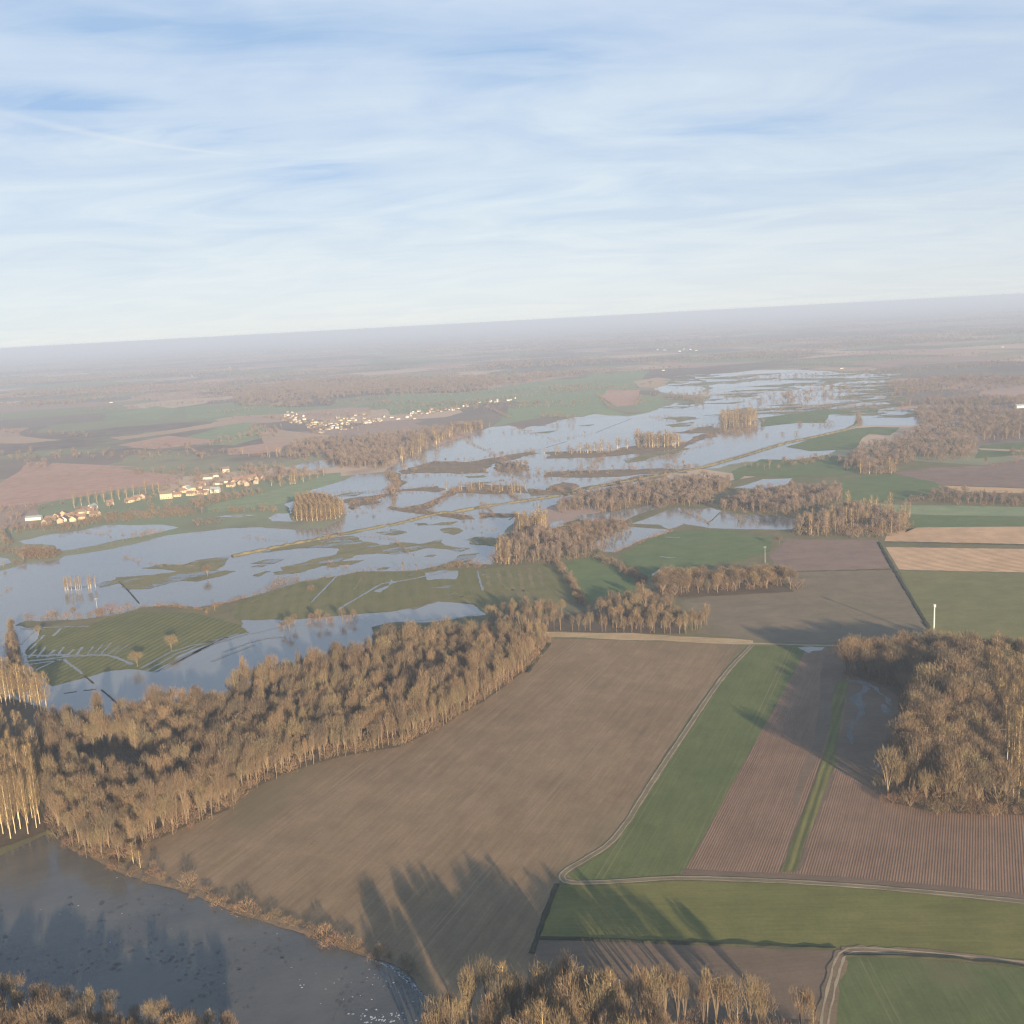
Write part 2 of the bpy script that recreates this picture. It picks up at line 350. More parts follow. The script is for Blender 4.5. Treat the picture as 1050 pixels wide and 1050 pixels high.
S('far_meadow', 'P 862 492 885 487 913 487 958 494 967 503 940 510 890 517 866 512', meadow3, .09, 'meadow enclosed by the bare woods', 'field', .03)
S('mauve_plot', 'P 917 485 955 480 1000 478 1050 471 1150 462 1150 500 1050 500 967 497', mauve, .08, 'mauve ploughed field beyond the hedge', 'field', .01)
S('tan_plot', 'P 967 498 1050 501 1150 502 1150 508 1050 506 985 504', stubble, .08, 'thin tan strip below the mauve field', 'field', .01)
S('glade', 'P 1005 457 1050 453 1150 452 1150 470 1050 466 1000 470', meadow3, .08, 'green glade among the bare woods', 'field', .05)
# valley meadows
S('striped_meadow', 'A 200 660 480 640 560 605 700 567 800 567 1050 572 R4 770 142 A 1050 762 960 800 850 888 700 872 560 888 460 920 280 965 180 885 140 770', meadow, .16, 'drained meadow striped with water filled furrows', 'meadow', .08)
S('ridged_meadow', 'B 190 890 240 830 430 765 560 720 750 692 880 665 1050 662 C 140 562 260 548 470 546 870 512 930 600 1000 700 850 785 560 772 450 732 250 717 0 772 B 830 890 480 922 250 940', meadow2, .16, 'long ridged meadow between the two flooded channels', 'meadow', .06)
S('small_meadow', 'D 100 505 240 482 400 545 500 592 510 640 330 702 200 722', meadow3, .16, 'small green meadow between two hedges', 'meadow', .04)
S('hedged_meadow', 'D 400 470 520 400 670 342 830 330 M 280 337 480 372 470 450 300 502 D 950 512 580 592 480 580', meadow3, .16, 'green meadow with pale drains behind the oak belt', 'meadow', .04)
# ---- water
FLOOD = ('P -160 590 A 0 345 60 330 130 305 300 285 340 265 520 240 700 205 890 155 1050 135 B 0 450 150 432 300 425 400 430 560 440 700 430 800 380 800 335 790 290 700 247 600 237 700 202 800 172 850 142 960 132 1050 131 '
         'E 30 560 60 517 130 467 210 442 250 470 290 442 370 420 440 400 500 372 550 356 640 347 720 370 760 352 840 350 900 322 1000 302 1050 301 F 130 312 200 300 260 287 440 300 540 281 600 256 700 226 850 236 870 182 860 130 800 77 1050 62 '
         'G 230 66 300 58 560 52 740 60 830 75 1050 76 H 400 70 300 82 310 180 300 212 345 235 P 916 418 H 500 290 510 350 380 352 200 350 150 352 '
         'P 876 441 G 820 505 860 522 740 562 560 592 270 604 100 642 P 718 481 682 487 674 491 623 500 594 508 571 517 560 521 556 527 530 531 518 544 507 561 503 579 476 578 450 580 427 585 400 586 371 586 343 591 305 597 276 607 238 617 200 623 145 622 133 627 86 635 25 637 11 643 8 664 0 668 -160 700')
S('flood_water', FLOOD, water, .10, 'wide blue grey flood water filling the valley', 'water', .13, 4)
S('river', 'A 110 640 200 670 480 650 P 200 640 257 650 B 300 985 470 925 850 895 1050 880 C 130 752 250 716 450 738 520 790 400 802 200 832 0 832 B 950 962 P 380 672 340 685 300 690 262 700 230 715 165 735 120 745 40 745 -20 725 -20 640', water, .11, 'flooded river channel between the striped meadow and the wood', 'water', .05)
S('lagoon', ['A 100 185 250 150 420 130 560 98 880 95 960 112 800 150 640 177 350 235 300 225 290 205 130 200', 'A 0 270 40 278 60 300 0 318 P -60 590 -60 575', 'B 390 375 430 350 520 350 480 300 520 285 560 290 540 395 420 392',
             'B 100 368 210 355 330 358 230 372', 'J 700 560 860 540 970 545 950 590 760 600'.replace('J 700 560 860 540 970 545 950 590 760 600', 'B 530 95 600 70 750 65 750 100 600 115')], water, .12, 'smaller flooded hollows north of the main flood', 'water', .10)
S('backwater', ['D 20 300 80 280 100 310 20 330', 'D 165 255 330 235 500 215 560 195 690 185 620 215 420 290 300 290 180 280', 'D 455 300 600 245 700 212 735 218 735 305 660 330 600 305',
                'D 210 410 440 315 650 330 670 345 520 385 370 455 300 450', 'M 0 220 150 215 300 250 620 270 590 330 400 330 150 325 0 300', 'M 200 265 400 200 0 0'.replace('M 200 265 400 200 0 0', 'M 270 105 430 60 590 55 570 85 420 115'),
                'F 580 150 700 110 840 110 850 180 780 185 640 172', 'G 760 318 930 318 910 390 790 395 560 380', 'H 190 310 380 300 500 322 510 345 400 350 200 345', 'H 0 560 100 565 150 590 60 600'], water, .13, 'still flood pools among the tree belts', 'water', .10)
S('lower_river', 'P -200 985 0 878 47 856 72 868 100 881 130 896 183 911 233 931 293 951 350 972 370 977 417 993 430 1011 453 1028 475 1060 480 1200 -200 1200', pondw, .10, 'murky grey river water scattered with weed and foam', 'water', .06)
S('puddle', 'P 818 664 832 663 846 664 843 667 833 668 829 670', thin, .16, 'bright puddle at the head of the wheat strip', 'water', .12)
# ---- islands and land bands in the flood
ISLES = ['A 515 420 620 392 620 380 750 370 960 348 760 330 880 307 990 310 1050 290 B 0 603 100 590 185 580 160 615 110 655 220 660 130 690 0 718 A 1050 400 930 405 800 440 680 446 640 412 530 438',
         'B 460 640 620 600 760 570 780 540 700 535 500 545 360 560 420 540 700 490 850 470 900 500 1050 520 C 0 400 150 410 280 387 290 416 430 432 380 450 200 430 100 452 0 465 B 1050 568 880 572 790 602 790 640 700 630 560 670 470 666',
         'B 310 685 380 660 410 660 340 690', 'B 420 665 500 655 540 672 430 680', 'C 270 330 320 320 390 340 340 360', 'C 0 330 90 345 0 362', 'C 410 385 460 370 610 380 560 422 430 410', 'C 260 530 370 470 480 458 440 500 300 536',
         'B 970 452 1050 442 1050 466', 'C 130 300 180 296 200 306 150 310',
         'F 625 308 760 300 830 312 700 330', 'F 640 345 790 330 780 350 680 358', 'F 410 535 520 505 720 470 780 470 700 500 560 520 440 550', 'C 400 44 500 38 520 48 420 52']
S('grassy_island', ISLES, isle, .20, 'low olive brown grass islands standing out of the flood', 'island', .2, 4)
BANDS = ['C 0 114 250 98 300 114 250 130 0 130', 'C 330 110 480 92 720 100 740 135 520 140 360 132', 'C 90 212 250 165 345 115 370 122 260 190 180 225 150 240 70 232', 'C 0 205 100 215 280 245 440 262 460 275 380 278 200 250 0 222',
         'E 60 590 240 540 420 545 760 490 800 497 600 545 540 560 520 580 530 602 240 606 60 612', 'E 575 545 740 560 750 590 600 600', 'F 0 490 340 490 460 460 720 455 750 470 480 500 240 522 0 527',
         'F 0 600 320 588 780 583 760 606 300 626 0 628', 'F 680 388 900 350 960 372 900 412 720 472 715 440 860 390', 'B 800 275 950 255 1050 240 1000 290 840 330', 'C 0 20 60 40 40 150 0 155', 'C 480 240 680 248 680 260 480 272',
         'C 750 110 1050 120 1050 140 760 150', 'D 0 110 90 75 180 100 100 130 0 130', 'D 170 120 500 40 700 20 640 50 300 100']
S('tree_bank', BANDS, mud, .22, 'brown banks carrying hedges through the flood', 'bank', .2, 4)
S('valley_meadow', ['G 320 345 740 287 1050 290 1050 308 930 316 760 322 740 372 560 372 350 395', 'G 500 515 640 470 930 402 1050 395 H 380 360 330 400 G 1000 440 900 530 640 540', 'G 350 590 560 592 740 566 900 580 980 640 830 690 560 700 250 690 190 720 180 660'], meadow3, .24, 'green meadow above the flood behind the straight dyke', 'meadow', .06)
# far shallow flats: strips of grass in standing water
fs = []; r = random.Random(5)
for k in range(105):
    px = r.uniform(690, 925) if k % 3 else r.uniform(870, 925); py = r.uniform(383, 428); w = r.uniform(12, 70); h = r.uniform(.5, 1.8)
    fs.append([(px - w / 2, py + h * .3), (px - w * .1, py - h / 2 - w * .01), (px + w / 2, py - w * .045), (px + w * .2, py + h / 2)])
S('grass_bar', fs, isle, .21, 'thin grass bars between the far flood pools', 'grass', .05)
fs = []
FLP = T(FLOOD)
while len(fs) < 16:
    py = r.uniform(425, 615); px = r.uniform(40, 760); w = r.uniform(8, 30) * (1 + (py - 430) / 250); h = r.uniform(.3, .9) * (1 + (py - 430) / 120)
    if not inside((px, py), FLP): continue
    fs.append([(px - w / 2, py + h), (px, py - h - w * .02), (px + w / 2, py - w * .08), (px + w * .2, py + h)])
S('sedge_bar', fs, isle, .21, 'thin sedge bars in the middle flood', 'grass', .05)
# water lying in the furrows of the striped meadow
V, Fc, MI = [], [], []
def strips(lines, half, z, seed=1, wob=.5): ribbons([smooth_line(W(l), 1) for l in lines], half, z, V, Fc, MI, 0, wob=wob, step=3, seed=seed)
strips(['A 140 832 250 822 380 803 570 796 640 815 710 850'], 1.25, .24)
strips(['A 110 740 195 655', 'A 160 770 240 690', 'A 285 695 330 655', 'A 150 850 340 822', 'A 190 880 320 820', 'A 340 820 420 880 440 900', 'A 230 650 480 642', 'A 110 655 230 660'], .75, .24, 2)
strips([f'A {150+k*52} {815-k*3} {196+k*50} {768 - (k%2)*14}' for k in range(6)], .7, .24, 3, .6)
strips(['A 150 800 260 800 380 796'], 1.6, .245, 31, .7)
strips([f'A {470+k*36} 795 {505+k*48} {750-(k%3)*9}' for k in range(5)], .45, .24, 4, .4)
strips(['A 830 888 1050 770 R4 760 150', 'A 790 884 1010 760 R4 735 150', 'A 760 868 960 760 R4 700 165'], .8, .24, 5)
strips([f'A {880+k*40} {875-k*24} {1080+k*48} {772-k*24}' for k in range(4)], .7, .24, 6)
strips(['R4 690 205 800 165 880 160', 'R4 650 235 780 185'], 1.2, .24, 7)
strips(['B 770 868 900 790 1000 730 1050 720 C 40 612 160 590 300 560'], 1.0, .24, 8)
strips(['B 625 830 760 690', 'C 470 550 480 600 500 660'], .7, .24, 9)
strips(['D 610 478 700 486', 'D 570 580 640 530 700 555', 'D 640 372 720 376'], .8, .24, 10)
struct('furrow_water', mesh('furrow_water', V, Fc, thin, MI), 'pale water standing in the meadow furrows and drains', 'water')
S('shallow_pool', ['C 180 565 290 548 370 555 350 600 200 605', 'C 20 800 140 765 250 722 450 740 470 790 230 815 60 832', 'B 250 925 460 922 470 960 300 1000 250 965', 'B 960 770 1050 735 C 40 615 0 600 B 1000 775'], water, .19, 'shallow pools lying on the long meadow', 'water', .14)

V, Fc, MI = [], [], []
strips(['C 520 545 525 590 540 645', 'C 580 545 590 600 605 645', 'C 635 545 650 600 665 660', 'C 695 540 705 600 715 665', 'C 745 540 760 600 775 650', 'C 800 540 812 600 826 640'], 1.3, .25, 41, .6)
strips(['C 600 640 680 665 700 710', 'C 715 660 760 690 810 740', 'C 830 640 900 670 960 710', 'C 540 655 610 665 640 690', 'C 330 665 380 690 430 730', 'C 120 760 300 700 470 690', 'B 640 720 700 690', 'B 300 830 420 770', 'B 380 850 520 760', 'B 860 760 900 690'], .9, .25, 42, .8)
struct('dry_ridge', mesh('dry_ridge', V, Fc, dryg, MI), 'dry tan grass on the old ridges of the long meadow', 'grass')
# ---- tracks, dyke, ditches
track('farm_track', 'P 772 661 742 692 702 752 668 803 632 862 600 882 582 892 575 899 580 905 600 906 640 904 700 900 800 904 880 909 960 916 1050 925 1130 936', .20, 'pale farm track curving round the wheat strip', 1.25, base=trackg, rutw=.2)
track('rutted_track', 'P 838 1150 845 1050 853 1010 860 985 866 977 875 974 900 975 960 980 1050 989 1130 999', .20, 'muddy rutted track turning beside the tramlined field', 1.9, base=mud, rutw=.28)
S('dry_verge', 'P 552 648 600 649 700 653 772 657 772 661.5 700 658.5 600 654 555 653', verge, .17, 'strip of dry tan grass along the top of the brown field', 'grass', .05)
track('field_track', 'P 772 660 800 661 870 663 900 662', .19, 'thin pale track running on past the puddle', 1.2, rutw=.3)
V, Fc, MI = [], [], []
DY = W('B 200 580 420 535 600 500 850 450 1050 410 C 0 310 250 245 330 240 520 205 700 180 1000 136 D 170 120 330 90 600 42 F 640 612 830 577 1050 515 G 500 490 700 450 910 400 940 335')
o = bank('dyke', 'B 200 580 420 535 600 500 850 450 1050 410 C 0 310 250 245 330 240 520 205 700 180 1000 136 D 170 120 330 90 600 42 F 640 612 830 577 1050 515 G 500 490 700 450 910 400 940 335', 3.2, 1.3, roughg, 'long straight grassy dyke crossing the flood', 'dyke')
ribbons([W('F 760 592 830 577 1050 515 G 500 490 700 450 910 400')], 1.6, 1.75, V, Fc, MI, 0, wob=.1, step=8)
struct('dyke_path', mesh('dyke_path', V, Fc, rut, MI), 'pale path on top of the straight dyke', 'path')
DIT = [('P 901 556 914 580 935 615 957 652', 'dark weedy ditch running up to the mast', 1.4),
       ('P 571 907 560 935 545 978', 'dark ditch dividing the brown field from the olive field', 1.0),
       ('P 551 962 610 963.5 700 967 857 973', 'dark ditch along the south edge of the olive field', .9),
       ('P 866 980 960 982 1050 991 1130 1001', 'dark bank edge above the tramlined field', .8),
       ('P 817 586.5 917 584', 'thin dark boundary between mauve and olive brown fields', .9),
       ('P 908 556 1050 559 1150 560.5', 'weedy edge of the first stubble field', 1.2),
       ('P 540 690 563 660', 'dark hedge bottom at the corner of the brown field', 1.4)]
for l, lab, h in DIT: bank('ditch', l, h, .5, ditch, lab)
for l, lab in (('A 640 400 690 450 750 520', 'thin dark bank crossing the water to the reed bank'), ('F 265 388 360 350 460 312', 'short dark bank in the upper flood'),
               ('F 0 468 110 435', 'low dark bank near the upper poplar island'), ('N 288 224 345 216', 'submerged hedge stub in the river'), ('N 375 212 430 206', 'second submerged hedge stub in the river'), ('N 455 208 500 245 535 282', 'dark submerged bank slanting to the wood'), ('N 380 145 420 180', 'dark drain mouth below the striped meadow'),
               ('M 130 300 160 280 200 240', 'broken dark bank in the pool'), ('C 640 280 680 250', 'low bank beside the tree clump')):
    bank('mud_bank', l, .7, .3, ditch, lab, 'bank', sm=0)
S('river_bank', 'P 60 862 100 876 131 891 184 906 234 926 294 946 350 966 400 982 425 992 440 1012 462 1030 455 1034 428 1014 415 996 370 980 349 974 292 953 232 933 182 913 129 898 99 883 70 870', mud, .24, 'tan reedy river bank below the brown field', 'bank', .10)
S('woodland_floor', ['P 47 850 72 868 100 880 128 885 145 868 235 830 240 817 300 790 350 776 410 766 450 746 497 719 540 686 560 655 550 655 500 655 450 656 400 662 370 672 340 684 300 692 262 702 232 714 165 737 120 747 60 750 30 770',
                     'P 862 690 900 680 1008 680 1110 695 1110 838 993 835 953 832 907 822 917 790 932 750 930 722 900 700', 'P 430 1046 840 1048 860 1200 400 1200', 'P -120 1030 60 1033 150 1048 250 1060 270 1200 -120 1200',
                     'P 498 641 560 647 703 650 700 640 690 628 672 613 814 607 800 596 740 596 668 604 650 618 580 631 505 629', 'P -130 720 0 712 50 728 30 790 47 853 0 870 -130 930'], litter, .26, 'brown leaf litter under the near woods', 'ground', .04)
# ---- far northern fields
S('red_field', 'I 0 790 130 700 380 712 740 757 730 792 520 810 300 852 0 890 P -150 540 -150 500', redbrown, .06, 'broad reddish brown field above the village', 'field', .03)
S('far_pasture', ['I 770 472 1050 455 J 240 475 420 470 200 502 0 512 I 780 525', 'I 440 510 640 470 740 480 640 530', 'E 0 175 370 172 550 150 800 110 1050 92 F 240 60 560 52 480 150 290 190 330 250 440 290 540 280 440 300 0 302 E 640 335 520 370 680 215 450 235 300 270 0 292',
                  'F 480 240 500 180 670 205 600 250 540 278', 'R1 500 375 740 310 860 340 720 380', 'R1 640 565 1050 465 1050 510 860 560 640 590'], fargreen, .06, 'pale green pastures on the far valley side', 'field', .03)
S('far_tan', ['I 450 600 560 590 980 525 1000 540 700 585 500 610', 'I 0 600 90 595 260 610 100 625 0 625', 'F 470 110 600 90 672 100 620 146 500 142', 'E 690 70 800 55 860 62 720 88', 'I 520 640 700 632 640 648', 'J 120 560 400 590 360 620 140 640', 'H 800 470 1050 480 1050 490 820 480'], fartan, .07, 'tan fields on the far slope', 'field', .03)
S('far_plough', ['F 292 190 332 156 505 156 482 236 380 246', 'I 130 705 380 712 560 720 200 745', 'R1 360 380 520 350 700 365 500 390', 'R1 700 390 880 365 860 400 700 410'], redbrown, .075, 'mauve ploughed fields on the far slope', 'field', .03)

# ------------------------------------------------------------------ trees
def tube(V, Fc, p, q, r0, r1, n=4):
    p = np.array(p); q = np.array(q); d = q - p; d = d / (np.linalg.norm(d) + 1e-9)
    a = np.cross(d, (0, 0, 1)) if abs(d[2]) < .9 else np.cross(d, (1, 0, 0)); a = a / np.linalg.norm(a); c = np.cross(d, a); b = len(V)
    for pt, r_ in ((p, r0), (q, r1)):
        for k in range(n):
            t = 2 * math.pi * k / n; V.append(tuple(pt + r_ * (math.cos(t) * a + math.sin(t) * c)))
    for k in range(n): Fc.append((b + k, b + (k + 1) % n, b + n + (k + 1) % n, b + n + k))
def twigs(rg, P, D, L, Wd):
    """thin pointed twigs: starts P, directions D, lengths, widths"""
    n = len(P); D = D / np.linalg.norm(D, axis=1)[:, None]
    s = np.cross(D, rg.normal(size=(n, 3))); s /= np.linalg.norm(s, axis=1)[:, None]
    V = np.empty((n, 3, 3)); V[:, 0] = P - s * Wd[:, None] / 2; V[:, 1] = P + s * Wd[:, None] / 2; V[:, 2] = P + D * L[:, None]
    return V.reshape(-1, 3), np.arange(3 * n).reshape(-1, 3)

def tree_geo(kind, seed, n, tw):
    rg = np.random.default_rng(seed); TV, TF, CV, CF = [], [], [], []
    if kind == 'poplar':
        lean = rg.normal(0, .012, 2); top = np.array([lean[0], lean[1], 1.0]); cb = rg.uniform(.18, .34); cw = rg.uniform(.085, .125)
        for i in range(5):
            a, b = i / 5, (i + 1) / 5; tube(TV, TF, top * a + np.array([0, 0, 0]), top * b, .0115 * (1 - .85 * a), .0115 * (1 - .85 * b), 5)
        t = cb + (1 - cb) * rg.random(n) ** .9; az = rg.random(n) * 2 * np.pi
        env = cw * np.clip(np.minimum((t - cb) / .25 + .35, (1.05 - t) / .28), .12, 1)
        rad = env * np.sqrt(rg.random(n)); z = t - .02
        P = np.stack([rad * np.cos(az) + top[0] * z, rad * np.sin(az) + top[1] * z, z], 1)
        D = np.stack([np.cos(az) * .45, np.sin(az) * .45, np.ones(n)], 1) + rg.normal(0, .28, (n, 3))
        L = rg.uniform(.05, .10, n); nb = 26
        for i in range(nb):
            z0 = cb - .05 + (0.95 - cb) * i / nb; a = rg.random() * 6.28; ll = cw * 1.2 * min(1, (1.05 - z0) / .3)
            tube(CV, CF, (top[0] * z0, top[1] * z0, z0), (math.cos(a) * ll + top[0] * z0, math.sin(a) * ll + top[1] * z0, z0 + ll * 1.7), .0035, .0015, 3)
        if rg.random() < .25: pass
    elif kind in ('tree', 'oak'):
        cb = rg.uniform(.08, .34); wx = rg.uniform(.13, .28); fork = rg.uniform(.18, .32)
        if kind == 'oak': cb *= .6; wx = rg.uniform(.30, .40); fork *= .8
        cz = (cb + 1) / 2 + .04; hz = (1 - cb) / 2
        tube(TV, TF, (0, 0, 0), (rg.normal(0, .012), rg.normal(0, .012), fork), .013, .010, 6)
        ends = []
        for i in range(7):
            a = i * 2.4 + rg.uniform(-.5, .5); el = rg.uniform(.25, 1.0); rr = wx * .62 * (1.15 - el * .7)
            mid = np.array([math.cos(a) * rr * .55, math.sin(a) * rr * .55, fork + (1 - fork) * (.25 + .25 * el)])
            end = np.array([math.cos(a) * rr * 1.25, math.sin(a) * rr * 1.25, fork + (1 - fork) * (.45 + .45 * el)])
            tube(TV, TF, (0, 0, fork - .06 * rg.random()), mid, .010, .006, 4); tube(TV, TF, mid, end, .006, .003, 3); ends += [mid, end]
        nl = 9; lob = rg.normal(size=(nl, 3)); lob /= np.linalg.norm(lob, axis=1)[:, None]; lob[:, 2] = np.abs(lob[:, 2]) * .9 - .15
        lobc = lob * np.array([wx * .62, wx * .62, hz * .62]) + np.array([0, 0, cz]); lobr = rg.uniform(.4, .62, nl)
        pick = rg.integers(0, nl, n); u = rg.normal(size=(n, 3)); u /= np.linalg.norm(u, axis=1)[:, None]; rr = rg.random(n) ** .45
        P = lobc[pick] + u * (rr * lobr[pick])[:, None] * np.array([wx, wx, hz * .85])
        base = np.array([0, 0, cb * .8]); D = (P - base); D /= np.linalg.norm(D, axis=1)[:, None]; D = D * .8 + u * .25 + np.array([0, 0, .75]) + rg.normal(0, .25, (n, 3))
        L = rg.uniform(.055, .12, n); P = P - D / np.linalg.norm(D, axis=1)[:, None] * L[:, None] * .7
        for i in range(26):
            e = ends[rg.integers(0, len(ends))]; k = rg.integers(0, n); tube(CV, CF, e, P[k], .0036, .0014, 3)
    else:                                                                   # bush: many stems from the ground
        for i in range(7):
            a = i * .9 + rg.uniform(-.3, .3); tube(TV, TF, (0, 0, 0), (math.cos(a) * .28, math.sin(a) * .28, .55), .02, .01, 3)
        az = rg.random(n) * 6.283; u = rg.random(n) ** .5; z = rg.random(n) ** .8 * .8
        rr = .62 * u * np.sqrt(np.clip(1 - (z / .98) ** 2, .05, 1)) * (1 + .22 * np.sin(az * 3 + seed) + .12 * np.sin(az * 5 + 2 * seed))
        P = np.stack([rr * np.cos(az), rr * np.sin(az), z], 1); D = np.stack([np.cos(az) * .5, np.sin(az) * .5, np.full(n, .9)], 1) + rg.normal(0, .3, (n, 3)); L = rg.uniform(.12, .3, n)
    Wd = rg.uniform(.7, 1.3, n) * tw
    v, f = twigs(rg, P, D, L, Wd); b = len(CV)
    CV = CV + [tuple(x) for x in v]; CF = CF + [tuple(int(i) + b for i in t) for t in f]
    return TV, TF, CV, CF

KM = {'poplar': ('pale_trunk', 'poplar_twig'), 'tree': ('trunk', 'twig'), 'bush': ('trunk', 'bush_twig'), 'oak': ('trunk', 'twig')}
NEAR = {'poplar': (7, 700, .0042), 'tree': (9, 900, .0046), 'bush': (6, 420, .017), 'oak': (7, 2000, .0048)}
FARL = {'poplar': (4, 150, .011), 'tree': (6, 190, .0150), 'bush': (4, 110, .034), 'oak': (4, 380, .016)}
near_parts = {}; 
for k, (nv, n, tw) in NEAR.items():
    for i in range(nv):
        TV, TF, CV, CF = tree_geo(k, 100 + i * 7 + len(k), n, tw)
        if k == 'bush': near_parts[k, i] = (mesh('shrub', TV + CV, TF + [tuple(a + len(TV) for a in f) for f in CF], [M['trunk'], M['bush_twig']], [0] * len(TF) + [1] * len(CF)),)
        else: near_parts[k, i] = (mesh('trunk', TV, TF, M[KM[k][0]]), mesh('crown', CV, CF, M[KM[k][1]]))
far_col = {}
def proto_col(k, table, nm):
    col = bpy.data.collections.new(nm)
    nv, n, tw = table[k]
    for i in range(nv):
        TV, TF, CV, CF = tree_geo(k, 300 + i * 11 + len(k), n, tw)
        me = mesh('p', TV + CV, TF + [tuple(a + len(TV) for a in f) for f in CF], [M[KM[k][0]], M['hazed_twig' if table is FARL and k in ('tree', 'oak') else KM[k][1]]], [0] * len(TF) + [1] * len(CF))
        col.objects.link(bpy.data.objects.new(f'{nm}_{i:02d}', me))
    return col

PLANTS = []                                                                  # (kind, x, y, height, width factor, label, group)
def wood(poly, kind, step, h, label=None, group=None, jit=.42, hv=.18, gap=0.0, mixk=None, rot=0.0, sx=1.0, gs=.03, wf=1.0, under=None):
    if under is None: under = .55 if label is None and kind != 'bush' else 0
    P = W(poly); ca, sa = math.cos(rot), math.sin(rot)
    Q = [(x * ca + y * sa, -x * sa + y * ca) for x, y in P]
    xs = [q[0] for q in Q]; ys = [q[1] for q in Q]
    x = min(xs)
    while x < max(xs):
        y = min(ys)
        while y < max(ys):
            a = x + random.uniform(-jit, jit) * step; b = y + random.uniform(-jit, jit) * step * sx
            if inside((a, b), Q):
                wx, wy = a * ca - b * sa, a * sa + b * ca
                g = mnoise.noise((wx * gs, wy * gs, 3.3))
                if g > gap - .75 if gap else True:
                    k = kind
                    if mixk and random.random() < mixk[1]: k = mixk[0]
                    hh = h * (1 + random.gauss(0, hv)) * (1 + .25 * mnoise.noise((wx * .02, wy * .02, 9)))
                    if k == 'bush' and kind != 'bush': hh *= .33
                    PLANTS.append((k, wx, wy, max(1.2, hh), wf * random.uniform(.85, 1.2), label, group))
                if under and random.random() < under:
                    PLANTS.append(('bush', wx + random.uniform(-3, 3), wy + random.uniform(-3, 3), h * random.uniform(.25, .5), 1.1, None, None))
            y += step * sx
        x += step
def row(line, kind, step, h, label=None, group=None, width=1.5, hv=.25, skip=.0, mixk=None, wf=1.0):
    for p in resample(W(line), step):
        if random.random() < skip: continue
        k = kind if not mixk or random.random() > mixk[1] else mixk[0]
        hh = h * (1 + random.gauss(0, hv))
        if mixk and k != kind: hh = mixk[2] * (1 + random.gauss(0, hv))
        PLANTS.append((k, p.x + random.gauss(0, width), p.y + random.gauss(0, width), max(.8, hh), wf * random.uniform(.8, 1.25), label, group))
        if label is None and kind != 'bush' and random.random() < .7:
            PLANTS.append(('bush', p.x + random.gauss(0, width + 1), p.y + random.gauss(0, width + 1), h * random.uniform(.25, .5), 1.2, None, None))
def one(px, py, kind, h, label, wf=1.0): PLANTS.append((kind, *G(px, py), h, wf, label, None))

# near woods
row('P 80 866 102 877 130 881 147 864 235 827 240 814 300 786 350 772 410 762 450 742 497 715 540 682 558 656', 'bush', 2.4, 3.2, 'undergrowth bush at the foot of the large river wood', 'undergrowth along the large river wood', 1.6, .35)
wood('P 52 850 72 866 100 877 128 882 145 866 235 828 240 815 300 788 350 774 410 764 450 744 497 717 540 684 558 658 545 662 500 660 450 662 400 668 372 678 340 690 300 698 262 708 232 720 165 742 120 752 62 756 40 775', 'tree', 3.5, 13.5,
     'bare tan tree in the large wood between river and brown field', 'trees of the large river wood', gap=.45, mixk=('oak', .26), hv=.24, wf=.74, jit=.62, under=.35)
row('P 75 868 100 880 128 884 145 867 235 829 239 817 300 789 350 775 410 765 450 745 497 718 540 685 560 657', 'tree', 2.9, 13.0, 'slender bare tree on the wood edge along the brown field', 'edge trees of the large river wood', 1.0, .12, wf=.62)
AX = R(84)
wood('P -110 915 0 867 47 852 40 800 -110 815', 'poplar', 3.7, 22.5, 'tall yellow trunked poplar at the near edge of the plantation', 'near poplars of the waterside plantation', .12, .07, rot=AX, sx=1.35, wf=.62)
wood('P -110 813 40 798 32 762 -110 762', 'poplar', 4.6, 15, 'thin poplar in the open middle of the plantation', 'middle poplars of the waterside plantation', .12, .08, rot=AX, sx=1.3, wf=.7)
wood('P -110 728 20 724 46 737 50 726 30 712 -110 700', 'poplar', 4.2, 19, 'slim poplar at the far end of the plantation by the water', 'far poplars of the waterside plantation', .15, .08, rot=AX, wf=1.0)
wood('P 862 692 900 684 1006 684 1014 760 1034 834 993 832 953 829 909 819 919 790 934 750 932 722 900 700', 'oak', 4.7, 15.5, 'broad bare tree in the round wood beside the furrowed field', 'trees of the round wood', gap=.22, mixk=('tree', .2), hv=.15, wf=1.0, under=.5)
row('P 909 822 953 831 993 834 1050 836 1100 840', 'bush', 2.6, 4.2, 'scrubby bush along the foot of the round wood', 'scrub at the foot of the round wood', 1.5)
wood('P 1012 690 1110 698 1110 838 1042 834 1026 770', 'poplar', 3.4, 16.5, 'poplar in the straight rows beside the round wood', 'poplar rows beside the round wood', .1, .07, rot=R(97), sx=2.3, wf=.95)
wood('P 462 1052 600 1050 668 1056 712 1140 430 1140', 'tree', 4.8, 16, 'tall bare tree in the belt behind the dark field', 'tall belt trees', gap=.25, mixk=('poplar', .2), hv=.16, wf=.95, jit=.6)
row('P 470 1056 500 1046 560 1046 640 1053 765 1060', 'tree', 3.1, 16.6, 'tall pale crowned tree in the front row of the belt', 'front row of the tall belt', 1.2, .09, mixk=('poplar', .15, 16.5), wf=.85)
row('P 740 1060 780 1062 832 1064', 'tree', 3.4, 14, 'straggling thin tree at the open end of the belt', 'thin trees at the open belt end', 1.8, .2, skip=.1, mixk=('poplar', .3, 15), wf=.85)
row('P 460 1062 600 1066 700 1070 845 1072 840 1082 690 1082', 'bush', 2.2, 4.5, 'brushwood bush between the tall belt trees', 'brushwood under the tall belt', 2.5)
wood('P -90 1040 40 1035 90 1042 150 1056 240 1068 250 1120 -90 1120', 'tree', 3.2, 10.5, 'bare willow on the near river shore', 'trees of the near river shore', hv=.2, mixk=('bush', .2), wf=1.15)
